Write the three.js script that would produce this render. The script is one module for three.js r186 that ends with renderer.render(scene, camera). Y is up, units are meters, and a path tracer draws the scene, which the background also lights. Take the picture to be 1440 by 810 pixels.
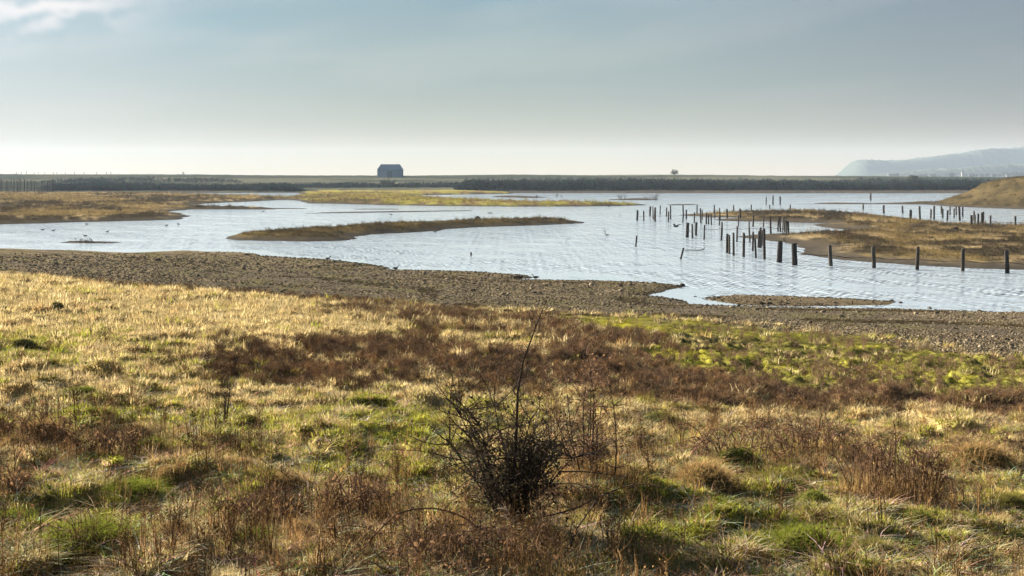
import * as THREE from 'three';
import { mergeGeometries } from 'three/addons/utils/BufferGeometryUtils.js';

// ------------------------------------------------------------------ camera, sky, sun, exposure
const EYE = 5, F = 1700, HY = 248, CX = 720;          // eye height above the lagoon; lens in pixels of a 1440 x 810 picture
const scene = new THREE.Scene();
const camera = new THREE.PerspectiveCamera(2 * Math.atan(405 / F) * 180 / Math.PI, 16 / 9, 0.1, 30000);
camera.position.set(0, EYE, 0);
camera.setViewOffset(1440, 810, 0, 405 - HY, 1440, 810);
camera.updateProjectionMatrix();
const renderer = new THREE.WebGLRenderer({ antialias: true });
renderer.toneMapping = THREE.LinearToneMapping;
const EXPOSURE = 6.0;
renderer.toneMappingExposure = EXPOSURE;
renderer.shadowMap.enabled = true;

const SUN_AZ = -47 * Math.PI / 180, SUN_EL = 19 * Math.PI / 180;   // left of the view, low winter sun ahead of us
const sunDir = new THREE.Vector3(Math.sin(SUN_AZ) * Math.cos(SUN_EL), Math.sin(SUN_EL), -Math.cos(SUN_AZ) * Math.cos(SUN_EL));
const sun = new THREE.DirectionalLight(new THREE.Color().setRGB(1, 0.93, 0.81), 5);
sun.position.copy(sunDir).multiplyScalar(400);
sun.castShadow = true; sun.shadow.mapSize.set(4096, 4096);
Object.assign(sun.shadow.camera, { left: -150, right: 150, top: 150, bottom: -150, near: 1, far: 900 });
scene.add(sun); scene.add(sun.target);
scene.fog = new THREE.FogExp2(new THREE.Color().setRGB(0.70, 0.84, 1.0), 0.00011);

// ------------------------------------------------------------------ random numbers and noise
let seed = 20240217;
function rnd() { seed = (seed + 0x6D2B79F5) | 0; let t = Math.imul(seed ^ (seed >>> 15), 1 | seed); t = (t + Math.imul(t ^ (t >>> 7), 61 | t)) ^ t; return ((t ^ (t >>> 14)) >>> 0) / 4294967296; }
const rr = (a, b) => a + (b - a) * rnd();
const NT = new Float32Array(65536); for (let i = 0; i < 65536; i++) NT[i] = rnd();
function vn(x, y) {
  const xi = Math.floor(x), yi = Math.floor(y); let fx = x - xi, fy = y - yi;
  fx = fx * fx * (3 - 2 * fx); fy = fy * fy * (3 - 2 * fy);
  const a = xi & 255, b = (xi + 1) & 255, c = (yi & 255) << 8, d = ((yi + 1) & 255) << 8;
  const p = NT[a | c] * (1 - fx) + NT[b | c] * fx, q = NT[a | d] * (1 - fx) + NT[b | d] * fx;
  return p * (1 - fy) + q * fy;
}
function fbm(x, y, o = 4) { let s = 0, a = 0.5, t = 0; for (let i = 0; i < o; i++) { s += a * vn(x, y); t += a; a *= 0.5; x = x * 2.03 + 17.3; y = y * 2.03 + 9.1; } return s / t; }
const clamp = (v, a = 0, b = 1) => v < a ? a : v > b ? b : v;
const sst = (a, b, v) => { v = clamp((v - a) / (b - a)); return v * v * (3 - 2 * v); };
const lerp = (a, b, t) => a + (b - a) * t;
const mix3 = (a, b, t) => [lerp(a[0], b[0], t), lerp(a[1], b[1], t), lerp(a[2], b[2], t)];
function curve(tab, v) { if (v <= tab[0][0]) return tab[0][1]; for (let i = 1; i < tab.length; i++) if (v <= tab[i][0]) return lerp(tab[i - 1][1], tab[i][1], (v - tab[i - 1][0]) / (tab[i][0] - tab[i - 1][0])); return tab[tab.length - 1][1]; }
const lin = c => { c /= 255; return c <= 0.04045 ? c / 12.92 : Math.pow((c + 0.055) / 1.055, 2.4); };

// ------------------------------------------------------------------ sky: hazy winter sky, bright toward the sun, thin cirrus
(function sky() {
  const W = 2048, H = 1024, data = new Float32Array(W * H * 4);
  // colours by height above the horizon (degrees), at three bearings from the sun side to the far side
  const rows = [-90, 0, 0.4, 1.2, 2.4, 4.2, 6.5, 9, 20, 45, 90];
  const left =  [[222, 206, 180], [232, 214, 184], [228, 213, 187], [219, 211, 196], [209, 210, 204], [199, 208, 209], [187, 204, 211], [173, 196, 209], [166, 190, 208], [134, 166, 200], [104, 140, 184]];
  const mid =   [[208, 188, 154], [219, 196, 155], [211, 192, 155], [195, 185, 157], [176, 178, 160], [163, 177, 171], [156, 177, 180], [147, 173, 186], [136, 165, 189], [112, 148, 188], [96, 132, 178]];
  const right = [[184, 162, 132], [190, 166, 130], [183, 162, 130], [165, 152, 133], [150, 146, 138], [139, 148, 150], [133, 145, 154], [127, 142, 158], [116, 142, 168], [100, 134, 174], [92, 128, 174]];
  const pick = (tab, e) => { let i = 1; while (i < rows.length - 1 && e > rows[i]) i++; const t = clamp((e - rows[i - 1]) / (rows[i] - rows[i - 1])); return tab[i - 1].map((v, k) => lin(lerp(v, tab[i][k], t))); };
  for (let y = 0; y < H; y++) {
    const el = ((y + 0.5) / H - 0.5) * 180, cl = pick(left, el), cm = pick(mid, el), cr = pick(right, el);
    for (let x = 0; x < W; x++) {
      const th = ((x + 0.5) / W - 0.5) * 2 * Math.PI;           // atan2(z, x)
      const dx = Math.cos(th), dz = Math.sin(th);
      let az = Math.atan2(dx, -dz) * 180 / Math.PI;              // 0 ahead, + right
      let off = az + 47; off = ((off + 540) % 360) - 180; off = Math.abs(off);   // bearing from the sun
      let c = off < 47 ? mix3(cl, cm, sst(14, 47, off)) : mix3(cm, cr, sst(44, 76, off));
      const e = el * Math.PI / 180, ca = Math.cos(e) * Math.cos(SUN_EL) * Math.cos(off * Math.PI / 180) + Math.sin(e) * Math.sin(SUN_EL);
      const ang = Math.acos(clamp(ca, -1, 1)) * 180 / Math.PI;
      const halo = Math.exp(-ang / 11) * 1.5;
      if (el > -1) {
        // thin streaked cirrus, drawn out along slanting lines
        const u = az * 0.12 + el * 0.10, v = el * 0.62 - az * 0.075;
        const n = fbm(u + 40, v * 1.6 + 7, 5), w = fbm(u * 3.1 + 11, v * 5 + 3, 5);
        let k = sst(0.44, 0.72, n) * 0.85 * sst(1.6, 6, el) * (1 - sst(40, 70, el));
        c = mix3(c, c.map((q, i) => q * [1.16, 1.08, 1.05][i] + 0.012), k);
        const blue = sst(0.5, 0.75, fbm(u * 0.8 + 90, v * 1.1 + 50, 4)) * sst(4.2, 8, el) * (1 - sst(30, 60, el));
        c = mix3(c, c.map((q, i) => q * [0.80, 0.92, 0.97][i]), blue * 0.8);
        // a brighter tuft of cirrus
        const tx = (az + 21.4) / 3.6, ty = (el - 7.6) / 1.25;
        const tuft = Math.exp(-(tx * tx + ty * ty)) * sst(0.44, 0.60, fbm(az * 0.35 + el * 0.7, el * 2.4 - az * 0.62 + 31, 6)) * 1.0;
        c = mix3(c, [lin(240), lin(237), lin(236)], clamp(tuft + 0.12 * w * Math.exp(-tx * tx * 0.4 - ty * ty * 0.25)));
      }
      const o = (y * W + x) * 4, g = 0.94 * (1 + halo) / EXPOSURE;
      data[o] = c[0] * g; data[o + 1] = c[1] * g; data[o + 2] = c[2] * g; data[o + 3] = 1;
    }
  }
  const t = new THREE.DataTexture(data, W, H, THREE.RGBAFormat, THREE.FloatType);
  t.mapping = THREE.EquirectangularReflectionMapping; t.magFilter = t.minFilter = THREE.LinearFilter; t.wrapS = THREE.RepeatWrapping; t.needsUpdate = true;
  scene.background = t; scene.environment = t;
})();

// ------------------------------------------------------------------ land: shorelines surveyed as outlines on the water level
const W0 = (px, py) => { const d = EYE * F / (py - HY); return [(px - CX) * d / F, d]; };    // a point at water level: [x, distance ahead]
function poly(px, opt = {}) { const p = px.map(q => W0(q[0], q[1])); return polyW(p, opt); }
function polyW(p, opt = {}) {
  const o = { p, n: p.length, ...opt, x0: 1e9, x1: -1e9, d0: 1e9, d1: -1e9 };
  for (const [x, d] of p) { o.x0 = Math.min(o.x0, x); o.x1 = Math.max(o.x1, x); o.d0 = Math.min(o.d0, d); o.d1 = Math.max(o.d1, d); }
  return o;
}
function sd(P, x, d, margin = 12) {          // signed distance in metres, + inside
  if (x < P.x0 - margin || x > P.x1 + margin || d < P.d0 - margin || d > P.d1 + margin) return -margin;
  let best = 1e12, inside = false; const p = P.p;
  for (let i = 0, j = P.n - 1; i < P.n; j = i++) {
    const ax = p[j][0], ay = p[j][1], bx = p[i][0], by = p[i][1], ex = bx - ax, ey = by - ay;
    const t = clamp(((x - ax) * ex + (d - ay) * ey) / (ex * ex + ey * ey + 1e-12)), qx = x - ax - t * ex, qy = d - ay - t * ey, r = qx * qx + qy * qy;
    if (r < best) best = r;
    if ((ay > d) !== (by > d) && x < (bx - ax) * (d - ay) / (by - ay) + ax) inside = !inside;
  }
  best = Math.sqrt(best); return inside ? best : -best;
}
const nearShore = polyW([...[[-900, 341], [-300, 346], [0, 349], [100, 352], [190, 355.5], [260, 352.5], [345, 355], [360, 359.5], [460, 365], [550, 375.5], [556, 377.5], [533, 379.7], [600, 380.5], [685, 383], [735, 387], [752, 390.5], [718, 393.6], [770, 394], [820, 395], [900, 397], [962, 401.6], [934, 410.5], [903, 415.6], [935, 419], [960, 424], [964, 428], [1020, 430], [1114, 433], [1267, 434.5], [1350, 437], [1440, 439], [1700, 444], [2400, 452], [4000, 470]].map(q => W0(...q)), [120, -20], [400, -700], [-700, -700], [-700, 60]]);
const holes = [poly([[-60, 293.2], [20, 293.2], [37, 294.5], [20, 295.8], [-60, 295.8]], { m: 6 })];
const lands = [
  poly([[318, 336], [340, 338], [430, 339.5], [490, 338], [506, 335], [496, 333.6], [520, 329.8], [600, 325.5], [648, 320.6], [720, 318], [770, 316.3], [826, 313.8], [820, 312.4], [782, 310.2], [745, 310.6], [720, 311.6], [660, 313], [585, 316.5], [510, 320], [435, 325.5], [360, 330.5], [330, 332]], { top: 0.62, w: 2.2, kind: 'island' }),
  poly([[-1500, 330], [-300, 320], [0, 315.5], [62, 314], [125, 312], [200, 310.5], [250, 308.8], [268, 304.5], [262, 302], [238, 297.5], [262, 294.6], [330, 294.4], [385, 294.6], [385, 293], [300, 292], [255, 290.5], [258, 288], [300, 285.6], [360, 283], [385, 281.5], [425, 279.6], [410, 278], [330, 276.6], [285, 274.5], [200, 273], [0, 272], [-1500, 272]], { top: 0.75, w: 5, kind: 'marsh' }),
  poly([[360, 282.6], [400, 281], [417, 281.6], [432, 286], [470, 286.4], [535, 288.3], [610, 289.5], [720, 290.5], [820, 290.4], [875, 289.6], [912, 288.3], [895, 287.4], [830, 287.4], [745, 286.2], [720, 285.2], [680, 283.2], [640, 280.8], [590, 277.6], [574, 275.6], [590, 274.6], [640, 273.6], [720, 272.4], [724, 270], [420, 270], [425, 274], [395, 278]], { top: 0.75, w: 4, kind: 'meadow' }),
  poly([[690, 277], [745, 278.6], [775, 277.4], [740, 275.8], [700, 275.4]], { top: 0.25, w: 3, kind: 'mud' }),
  poly([[418, 300.2], [470, 299.6], [560, 298.4], [664, 296.6], [664, 296], [560, 297.2], [470, 298.6]], { top: 0.12, w: 1.2, kind: 'mud' }),
  poly([[340, 293.9], [434, 293.6], [434, 292.8], [340, 292.8]], { top: 0.12, w: 1.2, kind: 'mud' }),
  poly([[495, 294.6], [560, 294.4], [560, 293.8], [495, 293.8]], { top: 0.1, w: 1.2, kind: 'mud' }),
  poly([[938, 288.8], [985, 288.2], [978, 287.2], [940, 287.6]], { top: 0.2, w: 2, kind: 'mud' }),
  poly([[848, 281.2], [905, 281.6], [928, 281], [918, 279.6], [880, 279.6]], { top: 0.3, w: 3, kind: 'mud' }),
  poly([[78, 340.8], [110, 342.3], [150, 342.3], [172, 341], [140, 339.6], [100, 339.4]], { top: 0.3, w: 1.6, kind: 'island' }),
  poly([[988, 419], [1035, 414.6], [1087, 415.6], [1196, 420], [1262, 424.2], [1252, 429], [1125, 431], [1050, 429.2], [1012, 424.4]], { top: 0.12, w: 1.0, kind: 'shingle' }),
  poly([[955, 302.6], [1003, 305.5], [1062, 306.6], [1000, 308.6], [1027, 311], [1080, 311.6], [1120, 312.6], [1165, 314.2], [1140, 316], [1162, 320], [1192, 323.6], [1190, 325.8], [1117, 329.2], [1080, 331.2], [1047, 331.6], [1035, 332.6], [1050, 335], [1080, 337.6], [1100, 340], [1130, 350], [1122, 357], [1180, 365], [1280, 372.6], [1375, 377.5], [1440, 379.2], [1600, 384], [2000, 390], [2300, 345], [1440, 319.8], [1355, 317.8], [1342, 314.6], [1305, 312.4], [1272, 309.8], [1278, 307], [1240, 303], [1200, 299.4], [1140, 298.4], [1080, 298.6], [1020, 300]], { top: 0.6, w: 4.5, kind: 'marsh' }),
  poly([[1100, 286.9], [1200, 286.9], [1300, 287.4], [1330, 290], [1380, 292.4], [1440, 294.4], [1700, 298], [2300, 300], [2300, 274], [1440, 275], [1385, 276.5], [1350, 279.5], [1318, 283.4], [1290, 286], [1150, 286.2]], { top: 0.5, w: 4, kind: 'mound' }),
  polyW([...[[-1400, 271], [290, 271.3], [420, 271], [720, 271.6], [1080, 271.8], [1440, 271.8], [2600, 271.8]].map(q => W0(...q)), [1600, 2200], [-1600, 2200]], { top: 0.9, w: 9, kind: 'far' }),
];
const ridgeTop = [[-1100, 6.0], [-310, 6.35], [-180, 6.2], [-90, 5.7], [-60, 5.7], [0, 6.3], [45, 6.0], [120, 6.0], [190, 5.3], [260, 4.8], [1100, 4.4]];
const inland = [[-40, 0], [0, 0], [16, 0.5], [20, 0.76], [30, 1.55], [40, 2.33], [47, 2.75], [60, 3.1], [120, 3.4]];
const Sline = (x, d) => -0.588 * (x - 18.8) - 0.81 * (d - 44.5);
function height(x, d, info) {
  const r = Math.hypot(x, d);
  if (d < -30 || r > 2100) { if (info) { info.kind = 'far'; info.s = 50; } return 2.6 + 0.6 * fbm(x * 0.002, d * 0.002, 2); }
  let h = -0.9, kind = 'bed', best = -99;
  const jag = (fbm(x * 0.35, d * 0.35, 3) - 0.5) * clamp(d * 0.018, 0.4, 3.2);
  if (d < 130) {
    const s = sd(nearShore, x, d, 30) + jag;
    const S = Sline(x, d);
    let hh;
    if (s >= 0) {
      const bulk = curve(inland, S) + 0.10 + 0.10 * (fbm(x * 0.16, d * 0.16, 3) - 0.5) * sst(4, 14, S);
      hh = Math.min(bulk, s * 0.07 + 0.015);
      if (hh < bulk && s > 2) hh = lerp(hh, bulk, sst(2, 7, s));
    } else hh = Math.max(-0.9, s * 0.08);
    if (hh > h) { h = hh; kind = 'near'; best = s; }
  }
  for (const L of lands) {
    const far = L.kind === 'far', m = far ? 9000 : 16;
    let s = sd(L, x, d, m); if (s <= -m && !far) continue;
    s += jag * (L.kind === 'mud' || L.kind === 'shingle' ? 0.35 : 0.8);
    let hh;
    if (s < 0) hh = Math.max(-0.9, s * 0.1);
    else {
      hh = L.top * (1 - Math.exp(-s / L.w)) * (0.75 + 0.5 * fbm(x * 0.22 + 5, d * 0.12, 3));
      if (L.kind === 'mound') hh += 4.5 * sst(2.5, 17, s) * (0.93 + 0.14 * fbm(x * 0.05, d * 0.05, 3));
      if (L.kind === 'far') {
        const top = curve(ridgeTop, x) - 1.1;
        hh += top * sst(395, 690, d) * (0.93 + 0.14 * fbm(x * 0.02, d * 0.01, 3)) - (top - 2) * sst(740, 1000, d) + 0.8 * (fbm(x * 0.012, d * 0.03, 3) - 0.5) * sst(380, 450, d) * (1 - sst(560, 650, d));
      }
    }
    if (hh > h) { h = hh; kind = L.kind; best = s; }
  }
  for (const L of holes) { const s = sd(L, x, d, 10); if (s > -10) h = Math.min(h, Math.max(-0.3, -s * 0.12)); }
  if (info) { info.kind = kind; info.s = best; }
  return h;
}
const lumpy = (x, d) => 0.35 + 0.9 * vn(x * 0.35 + 4, d * 0.3);
function groundAt(px, py) {                   // where the sight line through that point of the survey photograph meets ground or water
  const k = (py - HY) / F; let d0 = 4, d = 4;
  for (; d < 900; d += 0.004 * d + 0.02) { const h = Math.max(0, height((px - CX) * d / F, d)); if (EYE - k * d <= h) break; d0 = d; }
  for (let i = 0; i < 12; i++) { const m = (d0 + d) / 2, h = Math.max(0, height((px - CX) * m / F, m)); if (EYE - k * m <= h) d = m; else d0 = m; }
  const x = (px - CX) * d / F; return { x, d, h: Math.max(0, height(x, d)), s: d / F };
}
const GP = list => list.map(([a, b]) => { const g = groundAt(a, b); return [g.x, g.d]; });

// vegetation zones of the near bank
const vegZone = polyW([...GP([[-500, 366], [0, 381.5], [75, 391], [180, 404], [300, 411.5], [412, 421], [540, 428.5], [637, 434.5], [750, 438], [900, 446], [1050, 457], [1162, 468], [1275, 481], [1350, 500], [1440, 508], [1750, 528]]), [80, -20], [-90, -20]]);
const brownZones = [
  polyW(GP([[455, 439], [540, 431], [640, 437], [760, 447], [800, 461], [870, 471], [905, 491], [885, 520], [1000, 544], [1150, 554], [1300, 562], [1440, 571], [1750, 582], [1750, 598], [1440, 590], [1300, 587], [1100, 581], [900, 571], [800, 553], [720, 556], [600, 548], [480, 545], [400, 548], [350, 538], [340, 510], [385, 491], [470, 486], [600, 490], [640, 478], [560, 462], [490, 452]])),
  polyW(GP([[256, 432], [280, 427], [318, 429], [310, 437], [275, 438]])),
  polyW(GP([[-300, 372], [0, 380], [180, 402], [300, 410], [412, 419], [540, 427], [540, 432], [412, 425], [300, 415], [180, 407], [0, 385], [-300, 377]])),
];
const russet = polyW(GP([[760, 545], [800, 520], [885, 524], [1000, 546], [1150, 556], [1300, 563], [1440, 571], [1750, 582], [1750, 600], [1440, 593], [1300, 588], [1100, 582], [900, 571]]));
const strawGap = polyW(GP([[630, 482], [690, 476], [770, 488], [760, 503], [700, 506], [640, 495]]));
const mossZone = polyW(GP([[640, 437], [750, 441], [900, 448], [1050, 459], [1162, 470], [1275, 483], [1350, 502], [1440, 510], [1800, 530], [1800, 585], [1440, 574], [1300, 564], [1150, 556], [1000, 546], [885, 521], [905, 490], [870, 470], [800, 460], [740, 446]]));
const ell = (px, py, rx, ry, k) => { const g = groundAt(px, py), a = groundAt(px, py - ry), b = groundAt(px, py + ry); return { x: g.x, d: g.d, rx: rx * g.s, rd: (a.d - b.d) / 2, k }; };
const greens = [ell(150, 600, 160, 30, 0.5), ell(330, 620, 140, 45, 0.6), ell(560, 620, 110, 55, 0.9), ell(80, 760, 140, 70, 0.9), ell(330, 700, 130, 40, 0.35), ell(940, 740, 90, 70, 1), ell(1090, 670, 90, 40, 0.7), ell(1080, 760, 150, 50, 0.6), ell(1300, 760, 160, 60, 0.3), ell(200, 640, 100, 40, 0.5), ell(880, 570, 60, 20, 0.3), ell(30, 500, 60, 40, 0.5), ell(1300, 620, 120, 25, 0.25)];
const brights = [ell(960, 505, 55, 14, 1), ell(870, 458, 60, 7, 0.9), ell(1060, 520, 60, 14, 0.7), ell(1200, 515, 90, 12, 0.6), ell(1330, 535, 60, 12, 0.5), ell(1190, 490, 60, 8, 0.45), ell(1020, 475, 60, 8, 0.4)];
const darks = [ell(1000, 482, 120, 7, 1), ell(1110, 500, 60, 5, 1), ell(1220, 532, 75, 8, 1), ell(980, 462, 110, 6, 0.7), ell(1190, 458, 10, 2, 0.1)];
const tawny = [ell(640, 790, 260, 40, 1), ell(370, 745, 80, 50, 0.9), ell(500, 725, 80, 50, 0.9), ell(130, 640, 90, 45, 0.8), ell(850, 680, 75, 50, 0.8), ell(1060, 630, 130, 40, 0.7), ell(1230, 670, 80, 45, 0.9), ell(300, 670, 110, 40, 0.7), ell(30, 640, 60, 50, 0.5), ell(790, 700, 60, 30, 0.6)];
const eSum = (list, x, d) => { let v = 0; for (const e of list) { const a = (x - e.x) / e.rx, b = (d - e.d) / e.rd, r = a * a + b * b; if (r < 3) v = Math.max(v, e.k * Math.exp(-r * 1.3)); } return v; };
function zone(x, d) {
  const n1 = fbm(x * 0.9, d * 0.6, 4), n2 = fbm(x * 3.1 + 7, d * 2.2, 3), n3 = fbm(x * 0.25 + 30, d * 0.2, 3);
  const v = sst(-1.6, 1.4, sd(vegZone, x, d, 20) + (n1 - 0.5) * 3 + (n2 - 0.5) * 2);
  let b = 0; for (const B of brownZones) b = Math.max(b, sst(-0.5, 0.7, sd(B, x, d, 6) + (n1 - 0.5) * 3.4 + (n2 - 0.5) * 1.6));
  b *= 0.12 + 0.88 * sst(0.38, 0.58, 0.5 * n1 + 0.5 * fbm(x * 2.2 + 60, d * 0.9, 3));
  b = Math.max(b, (0.55 + 0.45 * n2) * sst(-0.5, 0.5, sd(russet, x, d, 6) + (n1 - 0.5) * 1.6));
  b *= 1 - sst(-0.6, 0.5, sd(strawGap, x, d, 4) + (n1 - 0.5) * 1.6);
  const m = sst(-1.6, 0.2, sd(mossZone, x, d, 6) + (n1 - 0.5) * 1.6) * (1 - b * 0.8);
  const g = clamp(eSum(greens, x, d) * 1.25 + (n1 - 0.52) * 1.5 + (n2 - 0.5) * 0.8 + sst(22, 9, d) * 0.22 + 0.03);
  const t = clamp(eSum(tawny, x, d) * 1.2 + (n2 - 0.55) * 1.0);
  return { v, b, m, g, t, n1, n2, n3, bright: m > 0 ? clamp(eSum(brights, x, d) + (n1 - 0.55) * 1.2) : 0, dark: clamp(eSum(darks, x, d) * 1.5 + (n2 - 0.62) * 2.2) };
}
const C = {
  straw: [0.42, 0.32, 0.14], pale: [0.55, 0.45, 0.25], green: [0.33, 0.30, 0.052], lush: [0.235, 0.255, 0.032], brown: [0.175, 0.112, 0.068], tawny: [0.30, 0.175, 0.068],
  moss: [0.125, 0.112, 0.026], mossy: [0.27, 0.245, 0.024], soil: [0.040, 0.028, 0.016], gravel: [0.128, 0.098, 0.060], mud: [0.055, 0.045, 0.033], wet: [0.04, 0.034, 0.027],
};
function groundColor(x, d, h, info) {
  const n = fbm(x * 1.3, d * 1.3, 4), f = vn(x * 9, d * 9);
  let c;
  if (info.kind === 'near') {
    const z = zone(x, d);
    const strand = fbm(x * 0.10 + 3, Sline(x, d) * 0.75, 3);                      // sorted bands along the shore
    let gr = mix3(C.gravel, C.mud, sst(0.45, 0.6, strand) * 0.8).map(q => q * (0.7 + 0.6 * f));
    gr = mix3(gr, [0.08, 0.07, 0.028], sst(0.45, 0.7, z.n1) * 0.6);
    gr = mix3(C.wet, gr, sst(0.0, 0.07, h));
    let ve = mix3(mix3(C.straw, C.green, z.g * 0.9), C.soil, 0.3);
    ve = mix3(ve, C.tawny, z.t * 0.4);
    ve = mix3(ve, C.soil, sst(0.55, 0.85, z.n2) * 0.5);
    ve = mix3(ve, mix3(mix3(C.moss, C.mossy, z.bright), C.soil, z.dark * 0.8), z.m);
    ve = mix3(ve, mix3(C.brown, C.straw, 0.12), z.b * 0.8);
    c = mix3(gr, ve, z.v);
    return c.map(q => q * (0.78 + 0.44 * n));
  }
  if (info.kind === 'bed') return C.wet;
  const k = fbm(x * 0.12, d * 0.05, 4), k2 = fbm(x * 0.5 + 9, d * 0.22, 4);
  if (info.kind === 'shingle') return C.gravel.map(q => q * (0.45 + 0.5 * f));
  if (info.kind === 'mud') return C.mud.map(q => q * (0.6 + 0.5 * n));
  const shore = mix3(C.wet, C.mud, sst(0, 0.2, h));
  if (info.kind === 'meadow') { c = mix3([0.19, 0.165, 0.042], [0.15, 0.105, 0.05], sst(0.45, 0.62, k2)); c = mix3(c, [0.06, 0.045, 0.028], sst(0.56, 0.7, k) * 0.8); }
  else if (info.kind === 'mound') { c = mix3([0.060, 0.044, 0.020], [0.034, 0.026, 0.013], sst(0.42, 0.62, k2)); }
  else if (info.kind === 'far') { c = mix3([0.030, 0.034, 0.024], [0.075, 0.072, 0.048], sst(0.42, 0.62, fbm(x * 0.02, d * 0.03, 3))); if (d < 372) c = [0.06, 0.05, 0.04]; }
  else if (info.kind === 'island') { c = mix3([0.046, 0.034, 0.016], [0.088, 0.064, 0.026], sst(0.42, 0.62, k2)); }
  else { c = mix3([0.145, 0.104, 0.044], [0.042, 0.032, 0.019], sst(0.40, 0.56, fbm(x * 0.16 + 3, d * 0.055, 4))); c = mix3(c, [0.27, 0.20, 0.105], sst(0.56, 0.7, k2) * 0.7); }
  c = mix3(shore, c, sst(0.12, 0.36, h + (n - 0.5) * 0.2));
  return c.map(q => q * (0.75 + 0.5 * n));
}
const info = {};
function tag(o, label, category, group, kind) { o.userData.label = label; o.userData.category = category; if (group) o.userData.group = group; if (kind) o.userData.kind = kind; o.traverse(m => { if (m.isMesh) { m.castShadow = true; m.receiveShadow = true; } }); return o; }
const taken = {};
function numbered(n) { const k = taken[n] = (taken[n] ?? -1) + 1; return k ? `${n}_${String(k).padStart(3, '0')}` : n; }

// fine relief textures
function heightTexture(N, fn) {
  const a = new Uint8Array(N * N * 4);
  for (let y = 0; y < N; y++) for (let x = 0; x < N; x++) { const v = clamp(fn(x / N, y / N)) * 255, o = (y * N + x) * 4; a[o] = a[o + 1] = a[o + 2] = v; a[o + 3] = 255; }
  const t = new THREE.DataTexture(a, N, N); t.wrapS = t.wrapT = THREE.RepeatWrapping; t.magFilter = THREE.LinearFilter; t.minFilter = THREE.LinearMipmapLinearFilter; t.generateMipmaps = true; t.needsUpdate = true; return t;
}
const grainTex = heightTexture(512, (u, v) => { let s = 0, a = 0.5; for (let o = 0, q = 8; o < 5; o++, q *= 2) { const X = u * q, Y = v * q, xi = Math.floor(X), yi = Math.floor(Y); let fx = X - xi, fy = Y - yi; fx = fx * fx * (3 - 2 * fx); fy = fy * fy * (3 - 2 * fy); const P = (i, j) => NT[((i % q) + o * 13 & 255) | (((j % q) + o * 29 & 255) << 8)]; s += a * lerp(lerp(P(xi, yi), P(xi + 1, yi), fx), lerp(P(xi, yi + 1), P(xi + 1, yi + 1), fx), fy); a *= 0.62; } return s / 1.2; });

// the ground: one sheet round the camera out to the horizon, finest where the bank and the marsh are
(function ground() {
  const ang = []; for (let a = -180; a < -60; a += 6) ang.push(a); for (let a = -60; a < -27; a += 0.6) ang.push(a); for (let a = -27; a < 27; a += 0.085) ang.push(a); for (let a = 27; a < 60; a += 0.6) ang.push(a); for (let a = 60; a <= 180; a += 6) ang.push(a);
  const rad = [0.01, 1.5, 3, 4.5, 5.5]; for (let off = 600; off > 12; off -= off > 300 ? 1.6 : off > 60 ? 1.0 : 0.5) rad.push(lerp(2.35, 5, sst(600, 190, off)) * F / off);
  for (let r = rad[rad.length - 1] * 1.03; r < 2950; r *= 1.05) rad.push(r);
  rad.sort((a, b) => a - b);
  const nA = ang.length, nR = rad.length, pos = new Float32Array(nA * nR * 3), col = new Float32Array(nA * nR * 3), uv = new Float32Array(nA * nR * 2);
  let i = 0;
  for (const r of rad) for (const a of ang) {
    const x = r * Math.sin(a * Math.PI / 180), d = r * Math.cos(a * Math.PI / 180);
    let h = height(x, d, info);
    const c = groundColor(x, d, h, info);
    if (info.kind === 'near' && h > 0.05) { const S = Sline(x, d), k = sst(14, 20, S); h += k * ((fbm(x * 1.1, d * 1.1, 2) - 0.5) * 0.16 + sst(0.47, 0.66, fbm(x * 2.3 + 8, d * 1.7, 3)) * 0.13 * lumpy(x, d) + (fbm(x * 5.2 + 3, d * 4.2, 3) - 0.5) * 0.15) + (1 - k) * (fbm(x * 3, d * 3, 2) - 0.5) * 0.014; }
    pos[i * 3] = x; pos[i * 3 + 1] = h; pos[i * 3 + 2] = -d; col.set(c, i * 3); uv[i * 2] = x * 0.5; uv[i * 2 + 1] = d * 0.5; i++;
  }
  const idx = new Uint32Array((nA - 1) * (nR - 1) * 6); let k = 0;
  for (let r = 0; r < nR - 1; r++) for (let a = 0; a < nA - 1; a++) { const p = r * nA + a; idx.set([p, p + 1, p + nA, p + 1, p + nA + 1, p + nA], k); k += 6; }
  const g = new THREE.BufferGeometry();
  g.setAttribute('position', new THREE.BufferAttribute(pos, 3)); g.setAttribute('color', new THREE.BufferAttribute(col, 3)); g.setAttribute('uv', new THREE.BufferAttribute(uv, 2)); g.setIndex(new THREE.BufferAttribute(idx, 1)); g.computeVertexNormals();
  const m = new THREE.Mesh(g, new THREE.MeshPhysicalMaterial({ vertexColors: true, roughness: 1, specularIntensity: 0, bumpMap: grainTex, bumpScale: 0.03 }));
  m.name = 'ground'; scene.add(m); tag(m, 'rough grassy bank, shingle beach and low marsh islands of the lagoon', 'ground', null, 'structure');
})();
console.log('ground built');

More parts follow.
